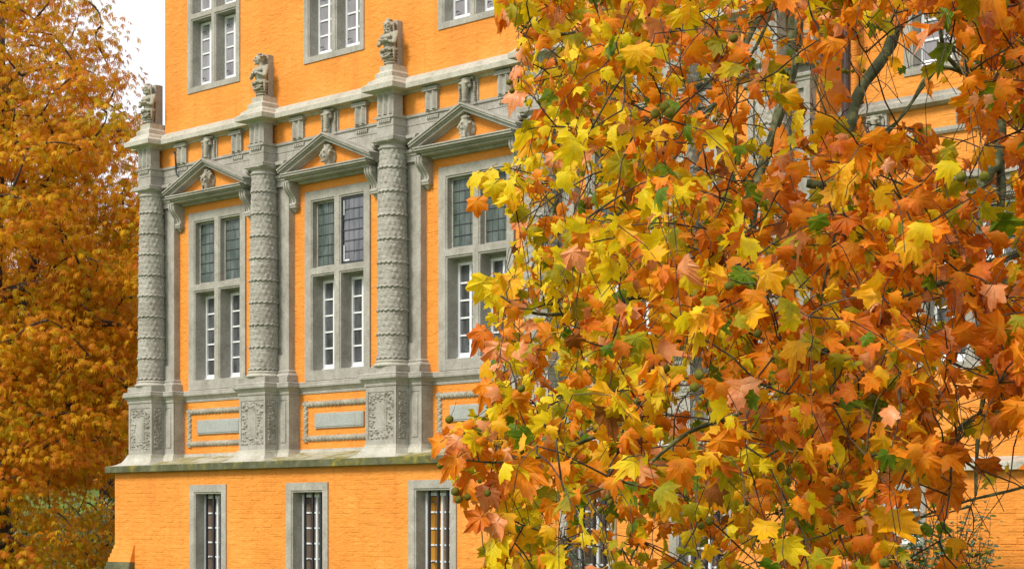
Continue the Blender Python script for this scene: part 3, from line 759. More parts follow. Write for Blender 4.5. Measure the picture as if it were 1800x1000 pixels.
def bracket_mesh():
    mb = MB(); hw = .085
    pr = []
    for k in range(15):
        f_ = k / 14; z = 5.835 - f_ * .40
        o_ = .235 - .15 * (f_ ** 1.0) + .035 * math.sin(f_ * 2 * math.pi) ; pr.append((o_, z))
    for j in range(5):       # ribs
        a = -hw + 2 * hw * j / 5; b = -hw + 2 * hw * (j + 1) / 5; ex = (.008, -.004, .010, -.004, .008)[j]
        vs = [(a, -(o_ + ex), z) for o_, z in pr] + [(b, -(o_ + ex), z) for o_, z in pr] + [(a, 0, z) for o_, z in pr] + [(b, 0, z) for o_, z in pr]
        n = len(pr)
        fs = [(i, i + n, i + n + 1, i + 1) for i in range(n - 1)] + [(i + 2 * n, i, i + 1, i + 1 + 2 * n) for i in range(n - 1)] + [(i + n, i + 3 * n, i + 3 * n + 1, i + n + 1) for i in range(n - 1)]
        fs += [(0, 2 * n, 3 * n, n), (n - 1, 2 * n - 1, 4 * n - 1, 3 * n - 1)]
        mb.add(vs, fs)
    mb.tube([(-hw - .012, -.185, 5.775), (hw + .012, -.185, 5.775)], .05, 12); mb.tube([(-hw - .01, -.085, 5.455), (hw + .01, -.085, 5.455)], .036, 12)
    mb.box(-hw - .012, hw + .012, 0, .11, 5.405, 5.425)
    mb.add([(-.07, -.09, 5.405), (.07, -.09, 5.405), (.07, 0, 5.405), (-.07, 0, 5.405), (-.012, -.035, 5.33), (.012, -.035, 5.33), (.012, 0, 5.33), (-.012, 0, 5.33)], [(0, 1, 5, 4), (1, 2, 6, 5), (3, 0, 4, 7), (4, 5, 6, 7)])
    return mb.mesh('bracket', STONE)
BR = bracket_mesh()
for i, (p, k) in enumerate(BAYS):
    pediment(p, k, i)
    for u in (.60, 2.75): 
        mobj('scroll_bracket', BR, castle, (p + u * k, 0, 0))

# statue plinths, slabs, statues
lab = ['bearded herm statue with folded arms on the far left corner plinth, seen against the sky',
       'weathered herm statue with bare chest and turned head, second from the left above the cornice',
       'long haired herm statue with folded arms and draped waist, on the plinth nearest the leaves',
       'herm statue above the fourth column, mostly hidden behind yellow plane leaves']
for i, p in enumerate(PIERS):
    mb = MB()
    mb.frustum(p, .30, .54, .28, .52, .05, 7.035, 7.06); mb.frustum(p, .28, .52, .28, .52, .05, 7.06, 7.115)
    mb.frustum(p, .28, .52, .205, .455, .05, 7.115, 7.165); mb.frustum(p, .205, .455, .205, .455, .05, 7.165, 7.235)
    mb.frustum(p, .205, .455, .155, .40, .05, 7.235, 7.28); mb.frustum(p, .155, .40, .155, .40, .05, 7.28, 7.365)
    mb.build('statue_plinth', STONE2, castle)
    mb = MB(); mb.box(p - .14, p + .06, .05, .215, 7.36, 8.12); mb.build('back_slab', STONE, castle, .006)
for i in range(4):
    p = PIERS[i]; o = mobj('herm_statue', statue_mesh(i)); wl = to_world(p - .02, .30, 7.365); o.location = wl
    o.rotation_euler.z = -TH; o.scale = (1.22, 1.08, .93)
    setp(o, lab[i], 'statue', 'herm statues above the column cornice')

# iron hooks, drainpipe, buttress
def wire(pts, r=.012):
    mb = MB(); mb.tube(pts, r, 6); mb.build('iron_hook', IRON, castle, smooth=True)
wire([(-6.22, -.16, 6.79), (-6.15, -.2, 6.79), (-6.10, -.22, 6.72), (-6.09, -.22, 6.62), (-6.11, -.2, 6.53), (-6.12, -.19, 6.45), (-6.08, -.2, 6.36), (-5.98, -.2, 6.29), (-5.93, -.2, 6.28)], .016)
wire([(3.12, -.18, 6.80), (3.02, -.25, 6.82), (2.93, -.28, 6.76), (2.88, -.26, 6.62), (2.90, -.2, 6.56)], .016)
mb = MB(); up = 8.62
mb.tube([(up, .5 - .28, GZ), (up, .5 - .28, 9.0)], .062, 14)
for z in (-.6, 1.4, 3.2, 4.9, 6.6, 8.3): mb.tube([(up, .22, z), (up, .22, z + .09)], .078, 14)
for z in (.3, 2.3, 4.1, 5.6): mb.box(up - .09, up + .09, -.5, -.22, z, z + .03)
mb.build('drainpipe', PIPE, castle, smooth=False)
mb = MB()
bt = empty('buttress', (0, 0, 0), 0, castle); ub0, ub1 = -7.38, -6.76
for k in range(16):
    z1 = -.36 - k * .078; o_ = LO + .015 + k * .022; mbk = MB()
    l_ = ub0 - k * .028
    mbk.add([(l_, -LO, z1 - .078), (ub1, -LO, z1 - .078), (ub1, -LO, z1), (l_, -LO, z1), (l_, -o_, z1 - .078), (ub1, -o_, z1 - .078), (ub1, -o_ + .012, z1), (l_, -o_ + .012, z1)],
            [(4, 5, 6, 7), (3, 7, 6, 2), (0, 3, 7, 4), (1, 5, 6, 2), (0, 4, 5, 1)])
    mbk.build('brick_course', PAINT if k < 4 or k % 3 == 1 else LEDGE, bt, .004)

# ------------------------------------------------------------------ foliage helpers
def leafmat(name, cols, trans=.35, rough=.42, spec=.5, vein=None, nscale=14, rimc=None, core=None):
    m = bpy.data.materials.new(name); m.use_nodes = True; t = m.node_tree; b = t.nodes['Principled BSDF']; o = t.nodes['Material Output']
    v = geovec(t); c = ramp(t, noise(t, v, nscale, 5, .65), [(.32, cols[0]), (.52, cols[1]), (.72, cols[2])])
    sp = ramp(t, noise(t, v, nscale * 6, 3, .6), [(.66, (0, 0, 0)), (.74, (1, 1, 1))])
    c = mix(t, mix(t, .5, (0, 0, 0), sp), c, tuple(x * .35 for x in cols[0]))
    if vein:
        ar = N(t, 'ShaderNodeAttribute'); ar.attribute_name = 'rim'
        sh = N(t, 'ShaderNodeMath'); sh.operation = 'MULTIPLY_ADD'; t.links.new(noise(t, v, 26, 4, .7), sh.inputs[0]); sh.inputs[1].default_value = 1.5; sh.inputs[2].default_value = -.95
        ad = N(t, 'ShaderNodeMath'); ad.operation = 'ADD'; t.links.new(ar.outputs['Fac'], ad.inputs[0]); t.links.new(sh.outputs[0], ad.inputs[1])
        rr_ = ramp(t, ad.outputs[0], [(.45, (0, 0, 0)), (1.0, (1, 1, 1))])
        c = mix(t, mix(t, .5, (0, 0, 0), rr_), c, rimc or tuple(x * .6 for x in cols[0]))
        ic = ramp(t, ad.outputs[0], [(0.0, (1, 1, 1)), (.35, (0, 0, 0))])
        c = mix(t, mix(t, .45, (0, 0, 0), ic), c, core or cols[1])
        at = N(t, 'ShaderNodeAttribute'); at.attribute_name = 'vein'
        pw = N(t, 'ShaderNodeMath'); pw.operation = 'POWER'; t.links.new(at.outputs['Fac'], pw.inputs[0]); pw.inputs[1].default_value = 9
        ml = N(t, 'ShaderNodeMath'); ml.operation = 'MULTIPLY'; t.links.new(pw.outputs[0], ml.inputs[0]); ml.inputs[1].default_value = .55
        c = mix(t, ml.outputs[0], c, vein)
    t.links.new(c, b.inputs['Base Color']); b.inputs['Roughness'].default_value = rough; b.inputs['Specular IOR Level'].default_value = spec
    bump(t, b, noise(t, v, 40, 4), .35, .006)
    tr = N(t, 'ShaderNodeBsdfTranslucent'); t.links.new(c, tr.inputs['Color'])
    ms = N(t, 'ShaderNodeMixShader'); ms.inputs[0].default_value = trans
    t.links.new(b.outputs[0], ms.inputs[1]); t.links.new(tr.outputs[0], ms.inputs[2]); t.links.new(ms.outputs[0], o.inputs[0])
    return m
def batch(name, shapes, place, mats, parent, attr=True):
    """shapes: list of (verts Nx3, faces list, vein N); place: list of (shape_idx, R 3x3, size, pos, mat_idx)"""
    V = []; Fc = []; MI = []; VE = []; n = 0
    for si, R, s_, p, mi in place:
        v, f, ve = shapes[si]; V.append((v * s_) @ R.T + p); Fc.append(f + n); MI.append(np.full(len(f), mi)); VE.append(ve); n += len(v)
    V = np.concatenate(V); Fc = np.concatenate(Fc); MI = np.concatenate(MI); VE = np.concatenate(VE)
    me = bpy.data.meshes.new(name); me.vertices.add(len(V)); me.vertices.foreach_set('co', V.astype(np.float32).ravel())
    nf = len(Fc); me.loops.add(nf * 3); me.loops.foreach_set('vertex_index', Fc.astype(np.int32).ravel())
    me.polygons.add(nf); me.polygons.foreach_set('loop_start', np.arange(0, nf * 3, 3, dtype=np.int32)); me.polygons.foreach_set('loop_total', np.full(nf, 3, dtype=np.int32))
    for m in mats: me.materials.append(m)
    me.polygons.foreach_set('material_index', MI.astype(np.int32))
    if attr:
        a = me.attributes.new('vein', 'FLOAT', 'POINT'); a.data.foreach_set('value', VE.astype(np.float32))
        RM = np.concatenate([np.linalg.norm(shapes[q[0]][0][:, :2], axis=1) for q in place])
        a = me.attributes.new('rim', 'FLOAT', 'POINT'); a.data.foreach_set('value', RM.astype(np.float32))
    me.update(calc_edges=True); o = mobj(name, me, parent); o['kind'] = 'stuff'; return o
def shape_mesh(name, shape, mat):
    v, f, ve = shape; me = bpy.data.meshes.new(name); me.from_pydata(v.tolist(), [], f.tolist()); me.materials.append(mat)
    a = me.attributes.new('vein', 'FLOAT', 'POINT'); a.data.foreach_set('value', ve.astype(np.float32))
    a = me.attributes.new('rim', 'FLOAT', 'POINT'); a.data.foreach_set('value', np.linalg.norm(v[:, :2], axis=1).astype(np.float32)); me.update(); return me
def frame_from(tip, nrm):
    y = tip / np.linalg.norm(tip); n = nrm - y * nrm.dot(y); ln = np.linalg.norm(n)
    n = n / ln if ln > 1e-5 else np.array([0, -1., 0]); x = np.cross(y, n); return np.stack([x, y, n], 1)
def proj(p):
    return 900 + F * p[0] / p[1], HOR - F * (p[2] - EYE) / p[1]
def unproj(px, py, d):
    return np.array([(px - 900) / F * d, d, (HOR - py) / F * d + EYE])

# plane leaf: five toothed lobes, folded along the veins
OUT = [(0, 1.0), (9, .80), (16, .80), (24, .60), (34, .68), (41, .76), (51, .93), (61, .70), (70, .70), (80, .54), (96, .70), (108, .56), (128, .46), (155, .24)]
VEIN_A = {0, 51, 96}
def plane_shape(seed, ring=True):
    r = np.random.default_rng(seed); pts = [(a, q) for a, q in OUT]; full = [(a, q * r.uniform(.93, 1.07)) for a, q in pts] + [(-a, q * r.uniform(.93, 1.07)) for a, q in pts[1:][::-1]]
    droop = r.uniform(.1, 1.3); fold = r.uniform(.03, .30); cup = r.uniform(-.35, .75); tw = r.uniform(-.6, .6); bend = r.uniform(-.4, .4)
    V = [(0, 0, 0)]; VE = [1.0]; side = []
    def P(a, q, isv):
        t_ = math.radians(a); x = math.sin(t_) * q; y = math.cos(t_) * q + .0
        z = -droop * max(0, y) ** 2 - cup * x * x + tw * x * y + bend * x * abs(x) + (fold * q * .5 if isv else -fold * q * .5)
        if q > .6 and not isv: z += r.uniform(-.04, .04)
        return (x, y, z)
    n = len(full)
    if ring:
        for a, q in full: V.append(P(a, q * .52, abs(a) in VEIN_A)); VE.append(1.0 if abs(a) in VEIN_A else 0.0)
    for a, q in full: V.append(P(a, q, abs(a) in VEIN_A)); VE.append(1.0 if abs(a) in VEIN_A else 0.0)
    fs = []
    for i in range(n):
        j = (i + 1) % n
        if ring:
            fs += [(0, 1 + j, 1 + i), (1 + i, 1 + j, 1 + n + j), (1 + i, 1 + n + j, 1 + n + i)]
        else: fs += [(0, 1 + j, 1 + i)]
    v = np.array(V); v[:, 1] -= 0.0
    # petiole
    return v, np.array(fs), np.array(VE)
PSH = [plane_shape(k) for k in range(14)]; PSL = [plane_shape(50 + k, False) for k in range(6)]
PM = [
    leafmat('leaf_yellow', [(.76, .48, .004), (.92, .68, .008), (.95, .78, .02)], .40, .5, .22, (.92, .76, .10), rimc=(.74, .36, .01), core=(.62, .56, .02)),
    leafmat('leaf_gold', [(.70, .30, .003), (.88, .44, .006), (.92, .55, .008)], .36, .5, .22, (.88, .56, .06), rimc=(.60, .20, .008), core=(.78, .48, .02)),
    leafmat('leaf_orange', [(.62, .145, .003), (.84, .235, .004), (.90, .32, .008)], .34, .5, .24, (.82, .36, .05), rimc=(.44, .09, .006), core=(.80, .36, .02)),
    leafmat('leaf_rust', [(.44, .085, .004), (.66, .145, .006), (.78, .21, .010)], .28, .5, .26, (.70, .24, .04), rimc=(.24, .05, .008), core=(.66, .22, .01)),
    leafmat('leaf_salmon', [(.66, .20, .045), (.80, .30, .10), (.86, .42, .20)], .28, .38, .4, (.88, .50, .30), rimc=(.60, .14, .04), core=(.80, .36, .16)),
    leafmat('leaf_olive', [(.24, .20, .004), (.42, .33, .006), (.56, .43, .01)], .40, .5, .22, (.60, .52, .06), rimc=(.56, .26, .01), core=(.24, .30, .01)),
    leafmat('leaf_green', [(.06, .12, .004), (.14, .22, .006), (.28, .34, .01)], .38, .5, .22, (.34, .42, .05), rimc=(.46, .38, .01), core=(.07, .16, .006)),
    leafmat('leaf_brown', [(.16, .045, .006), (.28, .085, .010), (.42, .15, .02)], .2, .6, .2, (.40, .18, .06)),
]
BARK = simple('plane_bark', (.10, .095, .05), .8, 14, .5, .6); 
def barkmat(name, a, b_, c_, s_=6):
    m, t, b = nodemat(name); v = geovec(t)
    t.links.new(ramp(t, noise(t, v, s_, 5, .6, .4), [(.35, a), (.5, b_), (.62, c_)]), b.inputs['Base Color']); b.inputs['Roughness'].default_value = .8
    bump(t, b, noise(t, v, 30, 5), .5, .01); return m
BARKP = barkmat('plane_bark_patchy', (.022, .030, .010), (.050, .065, .018), (.15, .16, .07), 12)
BARKT = barkmat('twig_bark', (.018, .012, .008), (.040, .027, .016), (.12, .09, .055), 12)
BARKD = barkmat('chestnut_bark', (.018, .013, .009), (.035, .025, .017), (.06, .045, .03), 8)

# ------------------------------------------------------------------ plane tree (near, right)
plane = empty('plane_tree', (5.2, 12.0, 0)); setp(plane, 'autumn plane tree with large orange and yellow leaves hanging in front of the castle', 'tree')
def ploc(p): return tuple(np.array(p) - np.array([5.2, 12.0, 0]))
LEFT = [(-60, 850), (20, 868), (60, 905), (120, 915), (180, 905), (240, 915), (275, 895), (330, 885), (380, 885), (430, 905), (480, 862), (540, 858), (600, 862), (660, 862), (720, 835), (765, 775), (815, 768), (850, 800), (880, 845), (940, 845), (1060, 850)]
def left_bound(py): return np.interp(py, [a for a, b in LEFT], [b for a, b in LEFT])
def dens(px, py):
    if px < left_bound(py): return 0
    d = 1.0
    if px < left_bound(py) + 90: d = .75
    def soft(x0, x1, y0, y1, k, d):
        if x0 < px < x1 and y0 < py < y1: return min(d, k)
        return d
    d = soft(1180, 1460, 0, 330, .62, d); d = soft(1300, 1420, 40, 300, .45, d); d = soft(1450, 1700, 45, 215, .10, d); d = soft(1540, 1680, 20, 90, .12, d)
    d = soft(1395, 1450, 90, 370, .30, d); d = soft(1640, 1800, 180, 330, .40, d); d = soft(1560, 1720, 290, 340, .4, d); d = soft(1590, 1710, 480, 590, .5, d)
    d = soft(1690, 1800, 300, 470, .28, d); d = soft(1640, 1740, 590, 760, .34, d); d = soft(1700, 1900, 760, 1010, .06, d); d = soft(1570, 1720, 830, 1010, .20, d)
    d = soft(960, 1060, 270, 380, .4, d); d = soft(905, 990, 280, 700, .55, d); d = soft(1140, 1240, 380, 480, .6, d)
    d = soft(1160, 1240, 640, 800, .5, d); d = soft(960, 1130, 870, 1010, .4, d); d = soft(1140, 1400, 900, 1010, .45, d); d = soft(1340, 1400, 480, 560, .25, d)
    d = soft(860, 940, 500, 760, .8, d)
    return d
def colour_of(px, py, r):
    fx = min(1, max(0, (px - 900) / 900)); inner = r.random()
    w_ = np.array([.38 * (1 - fx) ** 1.7 + .02, .21 - .06 * fx, .24 + .30 * fx, .07 + .13 * fx, .075 + .01 * fx, .125, .045, .02 + .03 * fx])
    if py < 130: w_[4] *= 1.3
    if 200 < py < 560 and px < 1100: w_[0] *= 2.0; w_[3] *= .5
    if py > 820: w_[5] *= 1.9; w_[6] *= 1.6
    w_ /= w_.sum(); return r.choice(8, p=w_)
# limbs (guide curves), world points from their place in the view
def limb(pts, r0, r1, n=10, mat=BARKP):
    P = [Vector(unproj(*p)) for p in pts]; out_ = []
    for i in range(len(P) - 1):          # Catmull-Rom
        a, b, c, d = P[max(i - 1, 0)], P[i], P[i + 1], P[min(i + 2, len(P) - 1)]
        for k in range(6):
            t_ = k / 6; out_.append(.5 * ((2 * b) + (c - a) * t_ + (2 * a - 5 * b + 4 * c - d) * t_ ** 2 + (3 * b - a - 3 * c + d) * t_ ** 3))
    out_.append(P[-1]); m = len(out_); rad = [r0 + (r1 - r0) * (i / (m - 1)) for i in range(m)]
    rad = [q * (1 + .10 * math.sin(i * 1.7) + .06 * math.sin(i * 4.1)) for i, q in enumerate(rad)]
    mb = MB(); mb.tube([ploc(q) for q in out_], rad, n); mb.build('branch', mat, plane, smooth=True)
    return [np.array(q) for q in out_]
nodes = []
tr0 = np.array([5.2, 12.0, 0.]); trunk_pts = [tr0, tr0 + [.05, .1, 2.2], tr0 + [-.1, .05, 4.5], tr0 + [-.35, .1, 7.0], tr0 + [-.5, .8, 10], tr0 + [-.4, 1.6, 14]]
mb = MB(); mb.tube([ploc(p) for p in trunk_pts], [.46, .36, .31, .24, .15, .05], 16); mb.build('trunk', BARKP, plane, smooth=True)
TR = [(5.2 - .1, 12.05, 4.5), (5.2 - .3, 11.95, 6.4)]
def px_of(p): x, y = proj(np.array(p)); return (x, y, p[1])
tA = px_of((4.9, 11.95, 6.6)); tB = px_of((5.1, 12.05, 4.3)); tC = px_of((5.15, 12.05, 2.6)); tD = px_of((4.8, 11.95, 8.2))
LIMBS = [
    ([tA, (1900, -190, 11.8), (1680, -140, 11.5), (1590, 15, 11), (1560, 90, 10.8), (1512, 160, 10.7), (1492, 235, 10.6), (1484, 300, 10.5), (1462, 326, 10.4), (1418, 322, 10.4)], .040, .022),
    ([tA, (1960, -80, 12), (1800, -110, 11.5), (1762, 20, 11), (1754, 150, 10.7), (1757, 270, 10.5), (1742, 300, 10.4), (1712, 350, 10.2), (1690, 420, 10), (1660, 520, 9.8)], .06, .014),
    ([(1757, 270, 10.5), (1760, 350, 10.4), (1752, 430, 10.3), (1770, 540, 10.2), (1740, 640, 10), (1720, 760, 10), (1715, 870, 9.8)], .026, .008),
    ([tD, (1850, -330, 12), (1500, -250, 11.8), (1400, -80, 11.5), (1392, 60, 11.3), (1375, 180, 11), (1330, 330, 10.9), (1322, 430, 10.8), (1318, 500, 10.8), (1262, 512, 10.6), (1186, 527, 10.4)], .042, .013),
    ([(1262, 512, 10.6), (1215, 525, 10.4), (1190, 560, 10.3), (1150, 640, 10), (1110, 740, 9.9), (1060, 860, 9.7)], .022, .006),
    ([tD, (1750, -420, 12.5), (1250, -300, 12.4), (1110, -110, 12), (1060, 40, 11.8), (1035, 150, 11.6), (1000, 270, 11.3), (970, 380, 11), (935, 470, 10.8)], .038, .006),
    ([(1060, 40, 11.8), (1000, 60, 11.2), (940, 55, 10.8), (888, 30, 10.6)], .014, .004),
    ([(1186, 527, 10.4), (1120, 522, 10.2), (1060, 540, 10), (990, 552, 9.8), (930, 548, 9.6), (880, 520, 9.5)], .016, .005),
    ([tB, (1990, 330, 11), (1850, 420, 10), (1720, 470, 9.4), (1560, 540, 9.0), (1500, 600, 8.8), (1440, 680, 8.6), (1380, 780, 8.4), (1300, 820, 8.3)], .026, .004),
    ([tB, (2020, 420, 10.8), (1870, 560, 9.8), (1795, 690, 9.2), (1700, 740, 9.0), (1640, 800, 8.8), (1560, 850, 8.6)], .022, .004),
    ([tC, (2020, 700, 10.5), (1860, 830, 9.6), (1700, 880, 9.2), (1640, 900, 9.1), (1560, 930, 9.0), (1460, 950, 8.9)], .010, .003),
    ([(1500, 600, 8.8), (1400, 640, 8.6), (1310, 720, 8.4), (1210, 760, 8.2), (1120, 830, 8.1), (1030, 870, 8.0)], .016, .004),
    ([(1110, 740, 9.9), (1040, 770, 9.6), (960, 800, 9.3), (880, 812, 9.1), (815, 808, 9)], .012, .003),
    ([(1400, -80, 11.5), (1330, 40, 11.2), (1270, 160, 11), (1200, 260, 10.8), (1120, 340, 10.6), (1050, 420, 10.4)], .02, .005),
    ([(1420, -90, 10.6), (1404, 20, 10.5), (1396, 80, 10.4), (1388, 150, 10.3), (1350, 260, 10.2), (1300, 350, 10.1)], .012, .003),
    ([(1445, -90, 10.2), (1430, 20, 10.1), (1438, 80, 10.0), (1430, 130, 9.9), (1452, 200, 9.8)], .010, .004),
    ([(1370, -90, 10), (1352, 30, 9.9), (1300, 130, 9.8), (1250, 190, 9.6), (1170, 240, 9.4)], .010, .003),
    ([(1330, 15, 9.3), (1310, 60, 9.2), (1296, 160, 9.2), (1290, 300, 9.1), (1262, 370, 9.0), (1248, 440, 9.0)], .006, .0025),
    ([(1465, 380, 8.9), (1466, 420, 8.9), (1450, 490, 8.8), (1440, 560, 8.7)], .007, .005),
    ([(1484, 300, 10.5), (1560, 235, 10.4), (1640, 130, 10.3), (1700, 60, 10.2), (1722, 30, 10.2)], .010, .004),
    ([(1690, 420, 10), (1640, 360, 9.9), (1560, 370, 9.8), (1480, 420, 9.6)], .008, .003),
    ([(1375, 180, 11), (1400, 120, 11.3), (1410, 40, 11.5), (1415, -60, 11.8)], .014, .006),
    ([(1754, 150, 10.7), (1700, 130, 10.5), (1660, 90, 10.2), (1652, 20, 10.1), (1650, -40, 10)], .016, .008),
    ([(1700, 130, 10.5), (1640, 122, 10.4), (1590, 200, 10.3), (1540, 240, 10.2)], .012, .004),
    ([(1700, 132, 10.5), (1690, 80, 10.4), (1672, 30, 10.4), (1668, -20, 10.4)], .012, .006),
]
for pts, r0, r1 in LIMBS: nodes += limb(pts, r0, r1)
nodes = [n_ for n_ in nodes]
R_ = np.random.default_rng(11)
# leaf clusters
anchors = []
tries = 0
while len(anchors) < 1950 and tries < 30000:
    tries += 1
    px, py = R_.uniform(760, 1960), R_.uniform(-150, 1060)
    if R_.random() > dens(px, py): continue
    fx = (px - 900) / 900
    d = R_.uniform(8.6, 14.5) if R_.random() < .55 + .35 * (1 - fx) else R_.uniform(7.0, 9.0)
    if px < left_bound(py) + 120: d = R_.uniform(9.0, 12.0)
    anchors.append(unproj(px, py, d))
# rest of the crown, unseen above and right, extended to shade the wing
for k in range(760):
    while True:
        q = np.array([R_.uniform(-1.6, 11), R_.uniform(7, 21.5), R_.uniform(2.0, 15.5)])
        x, y = proj(q)
        if (x > 1900 or y < -110) and q[0] > -1.3 + .12 * max(0, 12 - q[1]) and ((q[0] - 4.6) / 6.2) ** 2 + ((q[1] - 14) / 7.2) ** 2 + ((q[2] - 8.6) / 6.8) ** 2 < 1: break
    anchors.append(q)
tw = MB(); leaves = []; balls = []
nodes_arr = np.array(nodes); trunkn = np.array([np.array(trunk_pts[i]) * (1 - f_) + np.array(trunk_pts[i + 1]) * f_ for i in range(1, 5) for f_ in (0, .33, .66)])
nodes_arr = np.concatenate([nodes_arr, trunkn])
anchors.sort(key=lambda a: float(np.min(np.linalg.norm(nodes_arr - a, axis=1))))
for a in anchors:
    dd = np.linalg.norm(nodes_arr - a, axis=1) + np.where(nodes_arr[:, 2] < a[2] - .3, .35, 0); s_ = nodes_arr[int(np.argmin(dd))]
    ln = float(np.linalg.norm(a - s_)); steps = max(3, int(ln / .2)); mid = (s_ + a) / 2 + np.array([R_.normal(0, .12), R_.normal(0, .12), .10 * ln + R_.normal(0, .06)]) * min(1, ln)
    # twig continues past the anchor and droops
    dirn = (a - s_) / (ln + 1e-6); tail = a + (dirn * .5 + np.array([R_.normal(0, .35), R_.normal(0, .35), -.75])) * R_.uniform(.18, .42)
    if proj(tail)[0] < left_bound(proj(tail)[1]) + 4 and proj(a)[1] > -60: tail = a + np.array([.05, 0, -.10])
    pts = []
    for k in range(steps + 1):
        t_ = k / steps; pts.append((1 - t_) ** 2 * s_ + 2 * t_ * (1 - t_) * mid + t_ * t_ * a + R_.normal(0, .008, 3) * (0 < k < steps))
    base_n = len(pts)
    for k in range(1, 4):
        t_ = k / 3; pts.append(a * (1 - t_) + tail * t_ + np.array([0, 0, .05 * math.sin(t_ * 3.1)]) + R_.normal(0, .012, 3))
    if any(proj(q)[0] < left_bound(proj(q)[1]) - 4 for q in pts if -60 < proj(q)[1] < 1040): continue
    x0, y0 = proj(a)
    inview = -60 < y0 < 1040 and x0 < 1830
    r_ = .0036 + .0021 * min(ln, 2.5); m = len(pts)
    tw.tube([ploc(p) for p in pts], [max(.0018, r_ * (1 - k / m)) for k in range(m)], 5 if inview else 3, cap=False)
    if ln > .25: nodes_arr = np.concatenate([nodes_arr, np.array(pts[1:base_n:2])])
    nl = R_.integers(6, 10) if inview else 9
    for k in range(nl):
        f_ = R_.uniform(.45, 1.0); q = pts[min(m - 1, int(f_ * (m - 1)))] + R_.normal(0, .015, 3)
        az = R_.uniform(0, 6.283); out_ = np.array([math.cos(az), math.sin(az), 0.])
        pet = q + (out_ * R_.uniform(.5, 1.0) + np.array([0, 0, R_.uniform(-.5, .25)])) * R_.uniform(.04, .09)
        tip = out_ * R_.uniform(.15, .9) + np.array([0, 0, -R_.uniform(.05, 1.4)])
        nrm = np.array([R_.normal(-.15, .75), R_.normal(-.35, .75), R_.uniform(-.2, 1.2)])
        size = .036 + .054 * R_.random() ** 1.5
        if R_.random() < .05: size *= 1.5
        x, y = proj(pet + tip / np.linalg.norm(tip) * size * .5)
        if x < left_bound(y) - 22 and -100 < y < 1060: continue
        if inview or (-20 < y < 1020 and x < 1820):
            dq = dens(x, y)
            if R_.random() > dq ** .75 * .96: continue
        ci = colour_of(x, y, R_)
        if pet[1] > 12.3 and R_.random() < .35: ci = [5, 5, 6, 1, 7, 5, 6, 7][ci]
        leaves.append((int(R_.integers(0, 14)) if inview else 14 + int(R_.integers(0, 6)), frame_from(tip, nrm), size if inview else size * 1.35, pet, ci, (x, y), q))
    if inview and R_.random() < .075:
        for _ in range(R_.integers(1, 4)):
            b = pts[-1] + np.array([R_.normal(0, .04), R_.normal(0, .04), -R_.uniform(.05, .12)])
            x, y = proj(b)
            if x > left_bound(y) - 5: balls.append((pts[-1], b))
# a few wanderers hanging clear at the left fringe
FR = [(770, 790, 9, 2), (790, 810, 9, 2), (800, 780, 9.05, 4), (820, 850, 9, 3), (800, 865, 9, 2), (845, 870, 9.1, 4), (870, 860, 9.1, 3), (835, 360, 10, 2), (850, 310, 10.2, 0), (838, 320, 10.2, 0), (862, 335, 10, 0), (875, 345, 10, 0), (845, 500, 9.8, 0), (860, 520, 9.7, 0), (885, 505, 9.6, 1), (850, 590, 9.8, 3), (865, 615, 9.7, 4), (850, 655, 9.7, 1), (858, 690, 9.6, 2), (860, 925, 9, 4), (840, 915, 9, 3), (880, 960, 9, 0), (855, 970, 9, 0), (890, 30, 10.6, 2), (868, 20, 10.6, 2), (905, 130, 10.6, 4), (895, 180, 10.8, 4), (800, 815, 9, 3), (830, 800, 9.1, 2)]
for (x, y, d, ci) in FR:
    q = unproj(x + 25, y - 22, d); pet = unproj(x + R_.uniform(0, 14), y - R_.uniform(6, 16), d); tw.tube([ploc(q), ploc((q + pet) / 2 + [0, 0, .01]), ploc(pet)], .0016, 4, cap=False)
    tip = np.array([R_.uniform(-.9, .1), R_.uniform(-.4, .2), -R_.uniform(.3, 1)]); nrm = np.array([R_.normal(-.3, .4), -.8, R_.uniform(.2, .8)])
    leaves.append((R_.integers(0, 14), frame_from(tip, nrm), R_.uniform(.085, .12), pet, ci, (x, y), q))
tw.m = 0
ob = tw.build('twigs', BARKT, plane, smooth=True); ob['kind'] = 'stuff'
off = np.array([5.2, 12.0, 0])
# petioles
pt = MB()
for lf in leaves:
    if lf[3][1] < 12 and -50 < lf[5][1] < 1050 and lf[5][0] < 1850:
        pt.tube([ploc(lf[6]), ploc(lf[3])], [.0016, .0012], 3, cap=False)
ob = pt.build('petioles', PM[1], plane); ob['kind'] = 'stuff'
vis = [i for i, l in enumerate(leaves) if 0 < l[5][0] < 1800 and 0 < l[5][1] < 1000]
vis.sort(key=lambda i: -leaves[i][2] / leaves[i][3][1]); top = set(vis[:300]); cache = {}
for i in top:
    si, Rm, s_, p, ci, _, _q = leaves[i]
    if (si, ci) not in cache: cache[(si, ci)] = shape_mesh('leaf', (PSH + PSL)[si], PM[ci])
    o = mobj('leaf', cache[(si, ci)], plane); M = Matrix([[*(Rm[r] * s_), (p - off)[r]] for r in range(3)] + [[0, 0, 0, 1]]); o.matrix_local = M
batch('leaves', PSH + PSL, [(l[0], l[1], l[2], l[3] - off, l[4]) for i, l in enumerate(leaves) if i not in top], PM, plane)
bm = bmesh.new(); bmesh.ops.create_icosphere(bm, subdivisions=2, radius=1)
for v in bm.verts: v.co *= 1 + random.uniform(-.05, .05)
me = bpy.data.meshes.new('seed_ball'); bm.to_mesh(me); bm.free()
SB = leafmat('seed_ball', [(.07, .075, .010), (.14, .13, .015), (.20, .15, .02)], .0, .9, .2, None, 60); me.materials.append(SB); me.polygons.foreach_set('use_smooth', [True] * len(me.polygons))
FB = [(727, 737, 9), (852, 777, 9), (800, 863, 9), (806, 877, 9), (823, 872, 9), (857, 866, 9), (895, 145, 10.6), (900, 160, 10.6)]
